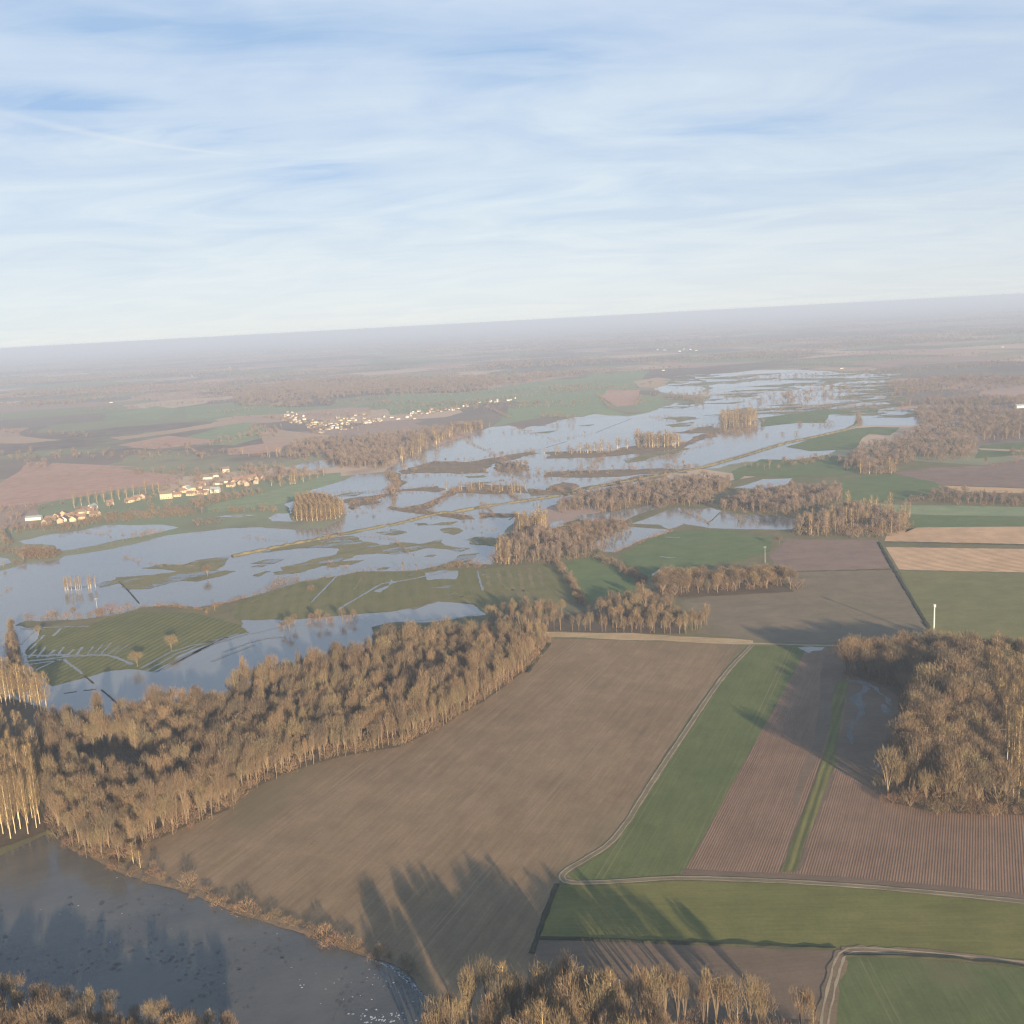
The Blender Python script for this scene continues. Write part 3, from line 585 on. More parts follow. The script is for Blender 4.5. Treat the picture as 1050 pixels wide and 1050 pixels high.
row('P 866 689 900 681 960 679 1008 681 1060 688', 'oak', 4.2, 16.5, 'tall broad tree along the far edge of the round wood', 'far edge of the round wood', 1.5, .12)
# belts beyond the brown field
wood('P 500 640 560 645 640 647 703 648 700 640 690 630 672 616 655 612 650 620 620 628 580 632 540 636 505 630', 'tree', 5.0, 12.5, 'bare tree in the thicket beyond the dry verge', 'trees beyond the dry verge', gap=.35, mixk=('bush', .2))
row('P 512 643 560 646 640 649 704 650', 'tree', 4.0, 11.5, 'evenly spaced bare tree in the row above the dry verge', 'tree row above the dry verge', .8, .10, wf=.8)
wood('P 672 611 700 612 763 606 791 605 812 605 806 596 770 594 740 596 700 599 680 602', 'oak', 5.4, 15.5, 'bare oak in the belt north of the olive brown field', 'oak belt north of the olive brown field', hv=.15, under=.4)
wood('P 700 648 716 648 727 641 720 638 704 643', 'tree', 2.7, 11, 'orange tinted tree in the lone clump at the field corner', 'lone clump at the field corner', wf=.8)
for px, py, k, h, lab, wf in (
        (193, 909, 'bush', 5.2, 'rounded tan bush alone on the river bank', 1.0), (137, 886, 'poplar', 7.5, 'pale slim sapling on the bank, taller of a pair', 1.6), (144, 890, 'poplar', 6.0, 'pale slim sapling on the bank, shorter of a pair', 1.8),
        (158, 893, 'bush', 4, 'dark scraggy bush just beyond the sapling pair', .7), (213, 592, 'oak', 13, 'lone bare tree on the grassy flood island', 1.1),
        (141, 684, 'oak', 10, 'lone round tree standing at the river edge of the striped meadow', 1.15), (176, 668, 'oak', 10.5, 'lone tree in the middle of the striped meadow', 1.15),
        (799, 559, 'oak', 9.5, 'small spreading tree at the corner of mauve field and meadow', 1.0), (818, 604, 'bush', 7.5, 'rounded bush ending the oak belt', 1.1), (868, 692, 'tree', 11.5, 'sunlit small tree standing out before the round wood', 1.2),
        (889, 688, 'oak', 16.5, 'sunlit tall tree on the corner of the round wood', 1.0), (917, 702, 'oak', 18, 'broad sunlit oak leading the round wood', 1.0), (69, 832, 'tree', 11, 'yellow green tinged tree deep in the river wood', 1.2),
        (660, 605, 'tree', 9, 'small round tree at the foot of the slanting hedge', 1.2), (650, 588, 'bush', 6, 'bush in the gap of the slanting hedge', 1), (40, 652, 'tree', 9, 'bare tree at the flooded tip of the striped meadow', 1.3), (495, 524, 'bush', 6, 'single bush rising from the flood by the dyke', 1.4), (427, 586, 'tree', 8, 'thin tree on the hedge by the long meadow', .7), (413, 586, 'tree', 10, 'pale bare tree on the hedge by the long meadow', .6),
        (866, 482, 'tree', 12, 'lone tree in front of the far meadow', 1), (1011, 478, 'tree', 14, 'rounded tree at the corner of the far plough', 1.2), (319, 606, 'bush', 5, 'bush on the bank south of the long island', 1)):
    one(px, py, k, h, lab, wf)
row('P 12 648 14 665 17 684 20 700', 'tree', 4.5, 12, 'dark reddish tree in the short row at the meadow tip', 'short tree row at the meadow tip', 1.0, wf=.7)
row('P 12 655 18 705', 'bush', 3.0, 5, 'bush under the short tree row at the meadow tip', 'bushes under the short tree row', 1.2)
row('B 480 985 520 990 560 965 640 948 720 940 800 932 840 930', 'tree', 5.5, 10, 'round bare tree on the shore of the long meadow', 'trees on the shore of the long meadow', 2, .18, wf=1.1)
row('B 470 960 640 935 840 925', 'bush', 4, 4, 'bush on the shore of the long meadow', 'bushes on the shore of the long meadow', 2)
row('P 65 606 75 605.5 85 604.5 98 602.5', 'poplar', 1.1, 11.5, 'slim pale tree standing in flood water off the island', 'pale trees standing in the flood', 1.6, .1, wf=.8)
wood('P 300 534 325 535 351 531 352 523 330 516 306 520', 'poplar', 4.2, 17, 'orange lit poplar in the block standing in the flood', 'poplar block in the flood', .15, .05, rot=.3, wf=1.15, under=.8)
row('P 76 521 100 516 130 511 163 505', 'poplar', 7.2, 19, 'slender poplar in the straight row behind the village', 'straight poplar row behind the village', .4, .08, wf=1.0)
# bank scrub of the lower river
row('P 72 867 100 880 131 894 184 909 234 929 294 949 350 969 400 986 425 997', 'bush', 2.0, 1.9, 'low tan reed clump on the river bank', 'reed clumps along the river bank', 1.3, .4, wf=1.3)
row('P 300 951 350 968 400 984', 'bush', 5, 3.4, 'scrubby bush on the lower river bank', 'scrub on the lower river bank', 1.5, .3, skip=.2)
# hedges of the long meadows
row('A 130 610 260 600 450 600 600 570 700 550', 'bush', 3.2, 4.2, 'reddish bush on the hedge above the striped meadow', 'reddish hedge above the striped meadow', 1.5, .4, mixk=('tree', .12, 8))
row('A 730 545 870 535 1050 552 B 60 868 200 825 330 785 400 762 480 725 550 712', 'bush', 2.6, 2.4, 'tan reed bush on the curved flood bank', 'tan reeds on the curved flood bank', 1.1, .3, wf=1.3)
row('B 400 755 480 718 550 705', 'bush', 4, 4.5, 'rounded bush at the bend of the flood bank', 'bushes at the bend of the flood bank', 1.2)
row('B 80 900 130 880', 'tree', 5, 7, 'squat tree where the flood bank meets the meadows', 'squat trees at the meadow corner', 2, wf=1.4)
row('B 600 712 750 690 880 662 1050 660 C 140 552 300 535 490 540', 'bush', 4.5, 2.6, 'small hedge bush along the north edge of the long meadow', 'hedge along the long meadow', 1.2, .4)
row('C 290 545 350 520 430 520 490 530', 'bush', 3.2, 5, 'bush in the thicket by the flooded corner', 'thicket by the flooded corner', 2)
row('C 885 505 930 560 985 640 1010 690 1040 740', 'bush', 2.4, 4.5, 'bush in the straight hedge between the meadows', 'straight hedge between the meadows', .8, .2, mixk=('tree', .15, 8))
row('D 240 478 330 510 420 560 500 610 520 640', 'bush', 2.6, 5.2, 'bush in the slanting hedge', 'slanting hedge', 1.2, .25, mixk=('tree', .25, 9))
row('D 370 455 520 395 670 345', 'bush', 2.8, 2.8, 'low bush on the bank of the small pool', 'low bushes by the small pool', 1, .3)
# tree clumps in the middle valley
wood('P 506 579 530 580 565 578 602 572 612 562 600 556 570 560 560 548 530 549 516 560', 'tree', 5.4, 15, None, None, gap=.5, wf=.85)
wood('P 508 577 522 579 524 573 510 572', 'poplar', 4.5, 17)
wood('P 525 552 560 550 562 540 530 541', 'poplar', 4.6, 15.5, wf=1.3)
wood('P 565 562 602 558 645 541 640 534 600 536 562 545', 'bush', 4.0, 4.5)
wood('P 600 570 640 552 650 540 640 540 605 560', 'tree', 5.5, 9, wf=.9)
wood('D 60 245 200 225 340 245 500 200 660 205 800 205 830 200 1000 105 700 95 500 115 200 155 60 215', 'tree', 6.0, 14, None, None, gap=.35)
wood('D 330 240 500 195 480 160 380 150 300 200', 'bush', 5, 4)
wood('M 200 228 350 243 520 258 640 252 740 238 860 172 830 110 600 130 400 150 200 195', 'tree', 6.0, 14.5, None, None, gap=.5)
wood('M 0 110 270 105 260 95 100 70 0 60', 'tree', 6, 13)
row('M 0 180 60 200 170 190', 'tree', 5, 10)
row('M 290 290 400 300', 'bush', 5, 5)
wood('P 812 549 900 553 928 546 934 538 900 531 862 529 840 539 820 542', 'tree', 5.4, 17, None, None, hv=.1, gap=.5, mixk=('poplar', .35))
row('P 864 526 900 527 932 531', 'poplar', 6, 18, width=3)
row('G 260 640 420 650 560 625 740 590', 'tree', 7, 10, width=6); row('G 530 620 740 585', 'bush', 5, 6, width=8)
wood('P 858 477 885 487 915 487 925 480 918 474 870 470', 'tree', 7, 14, gap=.6); row('P 884 486 918 486', 'poplar', 7, 16, width=4)
wood('P 870 474 925 476 957 475 1000 471 1003 458 985 450 1050 450 1090 446 1090 428 1050 424 980 420 935 421 948 438 920 452 885 462', 'tree', 9.0, 15, None, None, gap=.5)
row('P 1005 452 1050 449', 'poplar', 8, 15, width=5)
wood('P 950 515 985 518 1050 520 1120 522 1120 516 1050 513 960 509', 'tree', 6.0, 11, None, None, gap=.5)
row('P 935 514 948 513', 'bush', 5, 6)
wood('H 380 250 700 245 860 250 850 225 600 215 400 225', 'tree', 10, 15, gap=.5); wood('H 700 230 1050 250 1050 210 880 200 700 215', 'tree', 12, 14, gap=.5, wf=1.5)
wood('H 320 200 560 175 740 130 1050 130 1050 100 700 90 480 110 320 130', 'tree', 16, 14, gap=.35, wf=1.5); wood('H 960 520 1050 530 1050 500 970 490', 'tree', 8, 12)
row('H 860 570 1050 545', 'bush', 9, 4)
row('G 930 330 940 395', 'tree', 7, 12, width=2); row('G 100 400 310 390 330 370', 'tree', 8, 13, width=10)
wood('G 100 395 200 410 330 385 300 330 120 330', 'poplar', 8, 20, gap=.5, wf=1.3); wood('G 110 440 230 450 330 400 200 400', 'bush', 8, 6)
row('G 530 250 545 225 600 205 700 200 900 185', 'tree', 14, 18, width=14); row('G 370 285 640 280 740 290', 'bush', 9, 7, width=9, mixk=('tree', .3, 12))
row('G 560 380 760 385', 'bush', 7, 6, width=6); row('G 420 445 560 440', 'bush', 8, 5, width=6)
for k in range(44):
    y = random.uniform(385, 425); x = random.uniform(690, 915); w = random.uniform(20, 90)
    row([(x, y), (x + w, y - w * .05)], 'bush', random.uniform(10, 26), 6, width=5, mixk=('tree', .25, 10))
# hedges in the flood
for l_, st_, h_ in (('B 590 238 800 236 1000 234', 3.5, 2.4), ('B 810 335 930 345 1050 325', 4, 2.2), ('C 0 128 150 130 300 128', 3.5, 2.2), ('E 60 620 300 612 700 608', 6, 3), ('F 240 572 340 495', 5, 3), ('C 20 210 28 150', 4, 3.5), ('F 420 560 640 520 900 440', 7, 2.6),
                   ('B 250 478 400 490 500 502', 4, 1.8), ('E 400 430 560 500 760 480', 8, 3), ('F 0 440 110 420 260 385', 8, 2.6), ('F 560 300 760 345 920 350', 8, 3), ('E 640 345 800 400 900 430', 9, 2.4), ('C 300 300 470 330 600 330', 4, 1.8), ('B 900 470 1050 480 C 120 470', 4, 2.2), ('A 420 130 620 150 780 140', 4, 2.2),
                   ('C 500 190 560 250', 4, 3), ('C 640 140 700 180 820 175', 4, 3.2), ('D 0 70 80 60 200 20', 5, 3.5), ('F 120 620 200 560 330 520', 6, 3), ('A 0 470 60 440', 4, 2), ('M 0 240 60 262 150 300', 3.5, 3), ('D 560 195 620 220 690 190', 3.5, 3)):
    row(l_, 'bush', st_, h_, width=1.0, skip=.12, mixk=('tree', .06, 7))
row('A 0 335 60 318 130 290', 'bush', 4, 5, width=2.5, mixk=('tree', .2, 9)); wood('A 130 285 300 275 310 255 200 240 100 262', 'bush', 4.0, 6)
wood('A 0 250 140 260 300 240 160 225 0 225', 'bush', 6, 5, mixk=('tree', .3)); wood('A 0 215 60 205 50 170 0 170', 'tree', 6, 13)
row('A 340 250 560 215 760 165 880 140', 'bush', 6, 2.2, width=2); row('A 740 165 860 135', 'bush', 4, 5, width=2)
row('A 670 270 760 295 870 312 980 312', 'bush', 4, 2.2, width=1.5)
row('B 210 572 420 533 600 498 850 448 1050 408 C 0 308 250 243 330 238 520 203 700 178 1000 134 D 170 118 330 88 600 40 F 640 610', 'bush', 5.5, 2.6, width=1.2, skip=.25)
row('F 320 668 600 618 640 608 P 682 486 718 479', 'bush', 5, 5, width=3)
row('B 690 490 800 470', 'bush', 4, 4, width=2); row('B 720 620 760 640 830 640', 'bush', 4, 3)
row('B 800 305 850 300 950 290 1010 265', 'bush', 4, 6, width=4, mixk=('tree', .3, 8)); row('B 1020 240 1050 240', 'tree', 5, 8)
row('C 0 30 30 80 10 140', 'bush', 4, 6, width=3); row('C 60 110 260 108', 'bush', 6, 3, width=2); row('C 190 108 230 106', 'tree', 5, 7)
row('C 330 118 480 112 610 122 720 125', 'poplar', 3, 11, width=6, hv=.15, wf=1.5); row('C 320 125 720 135', 'bush', 4.5, 5, width=6); row('C 600 95 700 60 800 40', 'tree', 6, 8, width=6)
row('C 90 225 180 215 260 185 350 120', 'bush', 3.5, 4.5, width=3); row('C 0 212 100 222', 'bush', 5, 3); row('C 140 238 300 252 440 268', 'bush', 4, 4, width=2, mixk=('tree', .1, 7)); row('C 480 268 560 258 680 252', 'bush', 4, 3.5, width=2)
row('C 760 130 840 125 1000 128', 'bush', 5, 6, width=6); row('D 20 130 130 125', 'bush', 4, 6, width=5)
row('E 60 600 240 552 420 552 600 520 800 490', 'bush', 6, 5, width=6, mixk=('tree', .25, 10)); row('E 150 540 240 535', 'tree', 7, 12, width=6); wood('E 575 590 740 592 750 560 600 560', 'tree', 9, 12)
row('E 240 585 530 590', 'bush', 7, 3, width=3); row('E 530 600 740 610 F 0 605', 'bush', 6, 6, width=6)
row('F 0 500 340 495', 'poplar', 5, 13, width=8, hv=.2, wf=1.3); row('F 170 498 330 495', 'poplar', 5, 18, width=4, wf=1.3)
row('F 340 480 460 470', 'poplar', 5, 17, width=8, wf=1.3); wood('F 465 468 715 470 715 445 480 445', 'poplar', 7.5, 22, wf=1.4)
row('F 110 600 320 610', 'tree', 7, 12, width=7); row('F 320 590 780 588', 'bush', 7, 7, width=5, mixk=('tree', .25, 10)); row('F 700 570 760 575', 'tree', 6, 13, width=6); row('F 0 615 110 605', 'tree', 7, 8)
row('F 720 460 900 405 960 380', 'bush', 9, 5, width=5); row('F 690 395 900 355', 'bush', 12, 5, width=6)
row('F 500 230 560 215', 'bush', 8, 5); row('F 560 180 640 195 850 230', 'tree', 12, 12, width=12); wood('F 640 200 850 238 860 180 720 190', 'tree', 16, 12)
row('F 640 295 700 310', 'bush', 9, 3); row('E 580 385 740 375', 'bush', 14, 6, width=10); row('E 850 350 980 355', 'bush', 14, 6, width=9)
# north side woods
wood('J 225 665 340 680 430 640 450 600 300 625 240 640', 'tree', 11, 15); wood('P 345 478 400 478 412 471 440 457 470 446 496 440 496 436 450 441 400 449 350 456 330 466', 'tree', 9.5, 17, gap=.6)
row('P 412 470 440 456 470 445 496 438', 'poplar', 9, 19, width=8, wf=1.5)
row('P 294 470 340 468', 'tree', 9, 13, width=8); wood('B 400 190 600 170 700 150 700 120 500 130 380 160', 'tree', 9, 14, gap=.6); row('B 400 205 560 190 690 150', 'poplar', 8, 15, width=6, wf=1.3)
row('B 280 40 480 45 500 30', 'poplar', 9, 15, width=6, wf=1.3); row('B 500 45 760 50 1050 30', 'tree', 9, 14, width=16); wood('B 760 110 1050 105 1050 50 800 60', 'tree', 9.5, 15, gap=.6)
wood('B 0 330 130 290 360 250 370 225 230 250 0 300', 'tree', 7.5, 13, gap=.55, mixk=('bush', .4)); row('B 60 345 440 335', 'bush', 5, 6, width=3, mixk=('tree', .25, 9)); row('B 20 410 110 405', 'bush', 5, 6)
row('R1 330 600 500 570 520 590 700 540', 'bush', 5, 5, width=8, mixk=('tree', .2, 9)); wood('A 150 125 400 130 520 90 1050 50 1050 20 540 50 400 100 220 90', 'bush', 6.5, 5.5, mixk=('tree', .25))
wood('A 0 160 90 150 200 120 190 90 60 110 0 130', 'tree', 8, 10, gap=.5, mixk=('bush', .4)); row('A 60 80 130 60', 'tree', 7, 12)
row('R1 0 585 120 575 200 560', 'bush', 7, 6, width=5, mixk=('tree', .3, 11)); row('R1 540 500 640 480 700 470 800 460', 'tree', 8, 13, width=10); row('R1 400 470 540 470 690 460', 'tree', 10, 12, width=8)
wood('R1 740 480 870 500 880 450 760 450', 'tree', 10, 13, gap=.6)
wood('I 0 700 110 700 270 690 550 700 720 690 880 690 1050 680 1050 660 780 660 540 650 280 660 0 665', 'tree', 22, 12, gap=.55, wf=1.5); row('I 720 640 880 635 1000 605 1050 600', 'tree', 10, 14, width=12)
row('I 560 750 740 745', 'tree', 10, 12, width=8); row('I 125 725 190 730', 'tree', 16, 16); row('I 0 580 300 590 370 595', 'bush', 16, 9, width=14, mixk=('tree', .4, 12)); row('I 610 635 690 632', 'bush', 9, 8)
wood('J 30 610 180 600 200 560 60 560', 'tree', 14, 13, gap=.6); wood('J 300 590 390 590 380 560 310 565', 'tree', 14, 11); row('J 0 520 120 515 250 540', 'bush', 12, 8, mixk=('tree', .4, 12))
wood('J 0 470 230 480 400 468 420 440 560 425 800 420 1000 415 1050 400 1050 350 700 350 440 350 250 370 150 390 0 420', 'tree', 16, 14, gap=.7, wf=2.0, under=0)
S('woodland_ground', 'J 0 470 230 480 400 468 420 440 560 425 800 420 1000 415 1050 400 1050 350 700 350 440 350 250 370 150 390 0 420', farlit, .05, 'brown floor of the large distant wood', 'ground', .05)
row('J 560 465 740 470', 'tree', 12, 10, width=20); row('E 470 160 600 150', 'tree', 14, 12, width=14); row('E 730 225 830 230', 'bush', 12, 8, width=8); row('F 0 160 250 155', 'tree', 14, 12, width=20); wood('F 20 165 230 165 220 140 60 140', 'tree', 18, 12)
row('F 260 165 350 260', 'bush', 14, 5); row('E 520 250 640 310', 'bush', 12, 5); row('F 290 150 560 160', 'tree', 14, 11, width=14); row('F 0 300 130 310', 'bush', 9, 9, width=9); row('F 480 235 510 190', 'bush', 9, 5)
wood('B 0 290 60 260 130 240 200 225 330 215 380 180 330 150 200 150 60 150 0 170', 'tree', 13, 9, under=.9); wood('A 200 95 320 90 560 25 500 5 300 50', 'tree', 13, 8, under=.9)
wood('R1 330 580 460 560 520 540 640 520 700 500 600 490 480 520', 'tree', 15, 9, under=.9); wood('J 205 545 380 570 480 585 640 540 560 500 330 500 210 520', 'tree', 20, 9, under=.8); wood('E 0 310 120 310 450 240 680 210 640 195 420 225 100 285', 'tree', 20, 9, under=.8)
# hedgerows and woods of the far plain
r = random.Random(11)
for k in range(230):
    py = 330 + 100 * r.random() ** 1.5; px = r.uniform(-20, 1070); py += (px - 525) * -.05
    if 560 < px < 940 and py > 372: continue
    if py > 420 or (px < 560 and r.random() < .45): continue
    x, y = G(px, max(py, 345 - .0535 * (px - 525) + 3)); a = r.gauss(.1, .5); L = r.uniform(120, 600) * (1 + y / 6000)
    st = 7 + y / 420
    n = int(L / st)
    for i in range(n):
        t = (i / n - .5) * L
        PLANTS.append(('tree', x + math.cos(a) * t + r.gauss(0, 3), y + math.sin(a) * t + r.gauss(0, 3), r.uniform(8, 15), 1.9, None, None))
for k in range(46):
    px = r.uniform(-20, 1070); py = r.uniform(338, 392) - .0535 * (px - 525)
    if 560 < px < 940 and py > 372: continue
    x, y = G(px, py); rx = r.uniform(120, 420) * (1 + y / 8000); ry = r.uniform(60, 200) * (1 + y / 6000); st = 16 + y / 330
    for i in range(int(rx * ry * 3.1 / st ** 2)):
        u = r.random() ** .5; t = r.uniform(0, 6.28); q = 1 + .3 * math.sin(3 * t + k)
        PLANTS.append(('tree', x + rx * u * q * math.cos(t), y + ry * u * q * math.sin(t), r.uniform(10, 17), 2.1, None, None))

# ---- the plants: the nearest of each kind as things of their own, the rest of a kind as one mass
def scatter(name, items, kinds_col, label, cat):
    """one stuff object: a cloud of points that carries the far plants of one kind"""
    n = len(items); me = bpy.data.meshes.new(name)
    items = [p if p[2] < 850 or p[0] == 'bush' else (p[0], p[1], p[2], p[3] * .9, p[4] * 1.25) for p in items]
    me.from_pydata([(p[1], p[2], 0) for p in items], [], [])
    at = me.attributes.new('sc', 'FLOAT_VECTOR', 'POINT'); at.data.foreach_set('vector', np.array([(p[3] * p[4], p[3] * p[4], p[3]) for p in items], dtype=np.float32).ravel())
    at = me.attributes.new('rz', 'FLOAT_VECTOR', 'POINT'); at.data.foreach_set('vector', np.array([(0, 0, random.random() * 6.28) for p in items], dtype=np.float32).ravel())
    at = me.attributes.new('pi', 'INT', 'POINT'); at.data.foreach_set('value', rng.integers(0, len(kinds_col.objects), n).astype(np.int32))
    o = link(name, me); tag(o, label, cat, kind='stuff')
    ng = bpy.data.node_groups.new(name, 'GeometryNodeTree')
    ng.interface.new_socket('Geometry', in_out='INPUT', socket_type='NodeSocketGeometry'); ng.interface.new_socket('Geometry', in_out='OUTPUT', socket_type='NodeSocketGeometry')
    gi = ng.nodes.new('NodeGroupInput'); go = ng.nodes.new('NodeGroupOutput'); ip = ng.nodes.new('GeometryNodeInstanceOnPoints')
    ci = ng.nodes.new('GeometryNodeCollectionInfo'); ci.inputs['Collection'].default_value = kinds_col; ci.inputs['Separate Children'].default_value = True; ci.inputs['Reset Children'].default_value = True
    def att(nm, dt):
        a = ng.nodes.new('GeometryNodeInputNamedAttribute'); a.data_type = dt; a.inputs['Name'].default_value = nm; return a.outputs['Attribute']
    L = ng.links.new
    L(gi.outputs[0], ip.inputs['Points']); L(ci.outputs[0], ip.inputs['Instance']); ip.inputs['Pick Instance'].default_value = True
    L(att('pi', 'INT'), ip.inputs['Instance Index']); L(att('rz', 'FLOAT_VECTOR'), ip.inputs['Rotation']); L(att('sc', 'FLOAT_VECTOR'), ip.inputs['Scale']); L(ip.outputs[0], go.inputs[0])
    md = o.modifiers.new('plants', 'NODES'); md.node_group = ng
    return o

HDG = {'poplar': ('poplar_tree', 'poplar'), 'tree': ('bare_tree', 'tree'), 'bush': ('shrub', 'shrub'), 'oak': ('broad_tree', 'tree')}
def in_view(x, y, h):
    for z in (0, h):
        d = Vector((x, y, z - CAM_H)); dz = d.dot(F)
        if dz > 1:
            px = 525 + FPX * d.dot(RT) / dz; py = 525 - FPX * d.dot(UP) / dz
            if -6 < px < 1056 and -6 < py < 1056: return True
    return False
PLANTS = [p if p[2] < 560 else (p[0], p[1], p[2], p[3] * (.8 if p[0] != 'bush' else .9), p[4] * 1.12, p[5], p[6]) for p in PLANTS]
LIMIT = 300
bare = {}
for kind in ('poplar', 'tree', 'bush', 'oak'):
    its = [p for p in PLANTS if p[0] == kind]
    named = sorted([p for p in its if p[5] and in_view(p[1], p[2], p[3])], key=lambda p: (p[6] is not None, (p[1] ** 2 + p[2] ** 2 + CAM_H ** 2) ** .5 / p[3] if kind != 'bush' else (p[1] ** 2 + p[2] ** 2)))
    chosen = named[:150 if kind == 'oak' else LIMIT]; ids = set(map(id, chosen)); rest = [p for p in its if id(p) not in ids]
    for p in chosen:
        _, x, y, h, wf, lab, grp = p; v = random.randrange(NEAR[kind][0]); rz = random.random() * 6.28
        if kind == 'bush': o = link(HDG[kind][0], near_parts[kind, v][0])
        else:
            o = link(HDG[kind][0], None)
            link('trunk', near_parts[kind, v][0], o); link('crown', near_parts[kind, v][1], o)
        o.location = (x, y, 0); o.rotation_euler = (0, 0, rz); o.scale = (h * wf, h * wf, h)
        tag(o, lab, HDG[kind][1], grp)
    bare[kind] = rest
def near_far(its, cut): return [p for p in its if p[2] < cut], [p for p in its if p[2] >= cut]
for kind, nm, labs in (('tree', 'bare_woodland', ('bare brown woodland trees filling out the nearer woods', 'haze-greyed bare woods and hedgerow trees spread over the far valley and plain')),
                       ('oak', 'broad_woodland', ('broad bare crowns filling out the round wood and oak belt', 'broad bare crowns of the middle valley woods')),
                       ('poplar', 'poplar_stand', ('slim bare poplars filling out the nearer plantations', 'pale poplar stands standing in and around the far flood')),
                       ('bush', 'scrub', ('bare brown scrub filling out the nearer hedges', 'brown scrub and hedge bushes threading the far flood'))):
    a, b = near_far(bare[kind], 640)
    # one proto set per distance: fine twigs near, coarser ones far
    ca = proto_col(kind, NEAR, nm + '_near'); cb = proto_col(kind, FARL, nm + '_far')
    if a: scatter(nm, a, ca, labs[0], 'trees' if kind != 'bush' else 'scrub')
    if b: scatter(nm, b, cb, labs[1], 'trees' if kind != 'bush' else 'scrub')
print('PLANTS', {k: (sum(p[0] == k for p in PLANTS), len(bare[k])) for k in bare}, 'named', {k: sum(1 for p in PLANTS if p[0] == k and p[5]) for k in bare})

# ------------------------------------------------------------------ foam and weed on the lower river
def blobs(name, spots, mt, z, label, cat, seed=1, kind='stuff'):
    r = random.Random(seed); V = []; Fc = []
    for px, py, s in spots:
        x, y = G(px, py); n = r.randint(6, 10); b = len(V); a0 = r.random() * 6; ar = r.uniform(.4, 1)
        for i in range(n):
            t = 6.283 * i / n; q = s * r.uniform(.45, 1.25)
            u, w = math.cos(t) * q, math.sin(t) * q * ar
            V.append((x + u * math.cos(a0) - w * math.sin(a0), y + u * math.sin(a0) + w * math.cos(a0), z))
        Fc.append(tuple(range(b, b + n)))
    o = link(name, mesh(name, V, Fc, mt)); tag(o, label, cat, kind=kind)
river_poly = T('P 0 885 47 862 72 876 130 902 233 938 350 980 417 1000 445 1030 450 1050 0 1050')
r = random.Random(21); sp = []
while len(sp) < 300:
    px, py = r.uniform(0, 455), r.uniform(865, 1050)
    if inside((px, py), river_poly) and mnoise.noise((px * .012, py * .025, 1)) + .35 * mnoise.noise((px * .06, py * .1, 4)) > -.02 * r.random() - .05 + .25 * r.random():
        sp.append((px, py, r.uniform(.15, .85) * (1.5 if r.random() < .1 else 1)))
blobs('water_weed', sp, weedm, .13, 'dark floating weed specks on the lower river', 'weed')
sp = []
edge = resample([Vector(p) for p in T('P 362 975 385 983 405 992 419 1004 428 1013 445 1024 455 1031')], 1.2)
for p in edge:
    for k in range(3): sp.append((p.x + r.gauss(-1.2, .9), p.y + r.gauss(1.4, .8), r.uniform(.15, .55)))
for k in range(70): sp.append((r.gauss(392, 17), r.gauss(1045, 4), r.uniform(.08, .45)))
for k in range(60): sp.append((r.gauss(385, 30), r.gauss(1005, 14), r.uniform(.08, .35)))
for k in range(28): sp.append((r.uniform(20, 350), r.uniform(890, 1040), r.uniform(.1, .3)))
sp = [s for s in sp if inside(s[:2], T('P 0 885 47 862 72 874 130 899 233 934 350 975 417 996 450 1030 462 1060 0 1060'))]
blobs('foam', sp, foamm, .15, 'white foam and ice flecks on the lower river', 'foam', 2)

# ------------------------------------------------------------------ houses
wallm = [plain('cream_render', (.44, .37, .25), .06, .5), plain('white_render', (.55, .52, .43), .05, .5), plain('stone_wall', (.33, .265, .19), .1, .8)]
roofm = [plain('tile_roof', (0.208, 0.129, 0.093), .15, .6), plain('brown_roof', (0.160, 0.124, 0.098), .15, .6), plain('grey_roof', (0.240, 0.258, 0.255), .1, .6)]
glassm = plain('dark_window', (.03, .035, .04), .1, 1, .3)
def house_parts(w, d, h, rh, wm, rm, win=True):
    V = []; Fc = []
    V = [(-w / 2, -d / 2, 0), (w / 2, -d / 2, 0), (w / 2, d / 2, 0), (-w / 2, d / 2, 0), (-w / 2, -d / 2, h), (w / 2, -d / 2, h), (w / 2, d / 2, h), (-w / 2, d / 2, h), (-w / 2, 0, h + rh), (w / 2, 0, h + rh)]
    Fc = [(0, 1, 5, 4), (2, 3, 7, 6), (1, 2, 6, 9, 5), (3, 0, 4, 8, 7)]
    wall_ = mesh('wall', V, Fc, wm)
    e = .5; t = .25; k = rh / (d / 2)
    V = []; Fc = []
    for sgn in (-1, 1):
        b = len(V); y0 = sgn * (d / 2 + e); z0 = h - e * k
        for zz in (.02, t): V += [(-w / 2 - e, y0, z0 + zz), (w / 2 + e, y0, z0 + zz), (w / 2 + e, 0, h + rh + zz), (-w / 2 - e, 0, h + rh + zz)]
        Fc += [(b, b + 1, b + 2, b + 3), (b + 4, b + 5, b + 6, b + 7), (b, b + 1, b + 5, b + 4), (b + 1, b + 2, b + 6, b + 5), (b + 3, b, b + 4, b + 7)]
    roof_ = mesh('roof', V, Fc, rm)
    V = []; Fc = []; tube(V, Fc, (w * .3, d * .12, h + rh * .5), (w * .3, d * .12, h + rh + 1.1), .5, .5, 4); Fc.append((4, 5, 6, 7))
    chim = mesh('chimney', V, Fc, rm)
    wins = []
    if win:
        for i in range(max(2, int(w / 3.2))):
            x = -w / 2 + (i + .5) * w / max(2, int(w / 3.2)); V = [(x - .5, -d / 2 - .04, 1.0), (x + .5, -d / 2 - .04, 1.0), (x + .5, -d / 2 - .04, 2.3), (x - .5, -d / 2 - .04, 2.3)]
            V += [(a, b - .05, c) for a, b, c in V]
            wins.append(mesh('window', V, [(0, 1, 2, 3), (4, 5, 6, 7), (0, 1, 5, 4), (1, 2, 6, 5), (2, 3, 7, 6), (3, 0, 4, 7)], glassm))
    return wall_, roof_, chim, wins
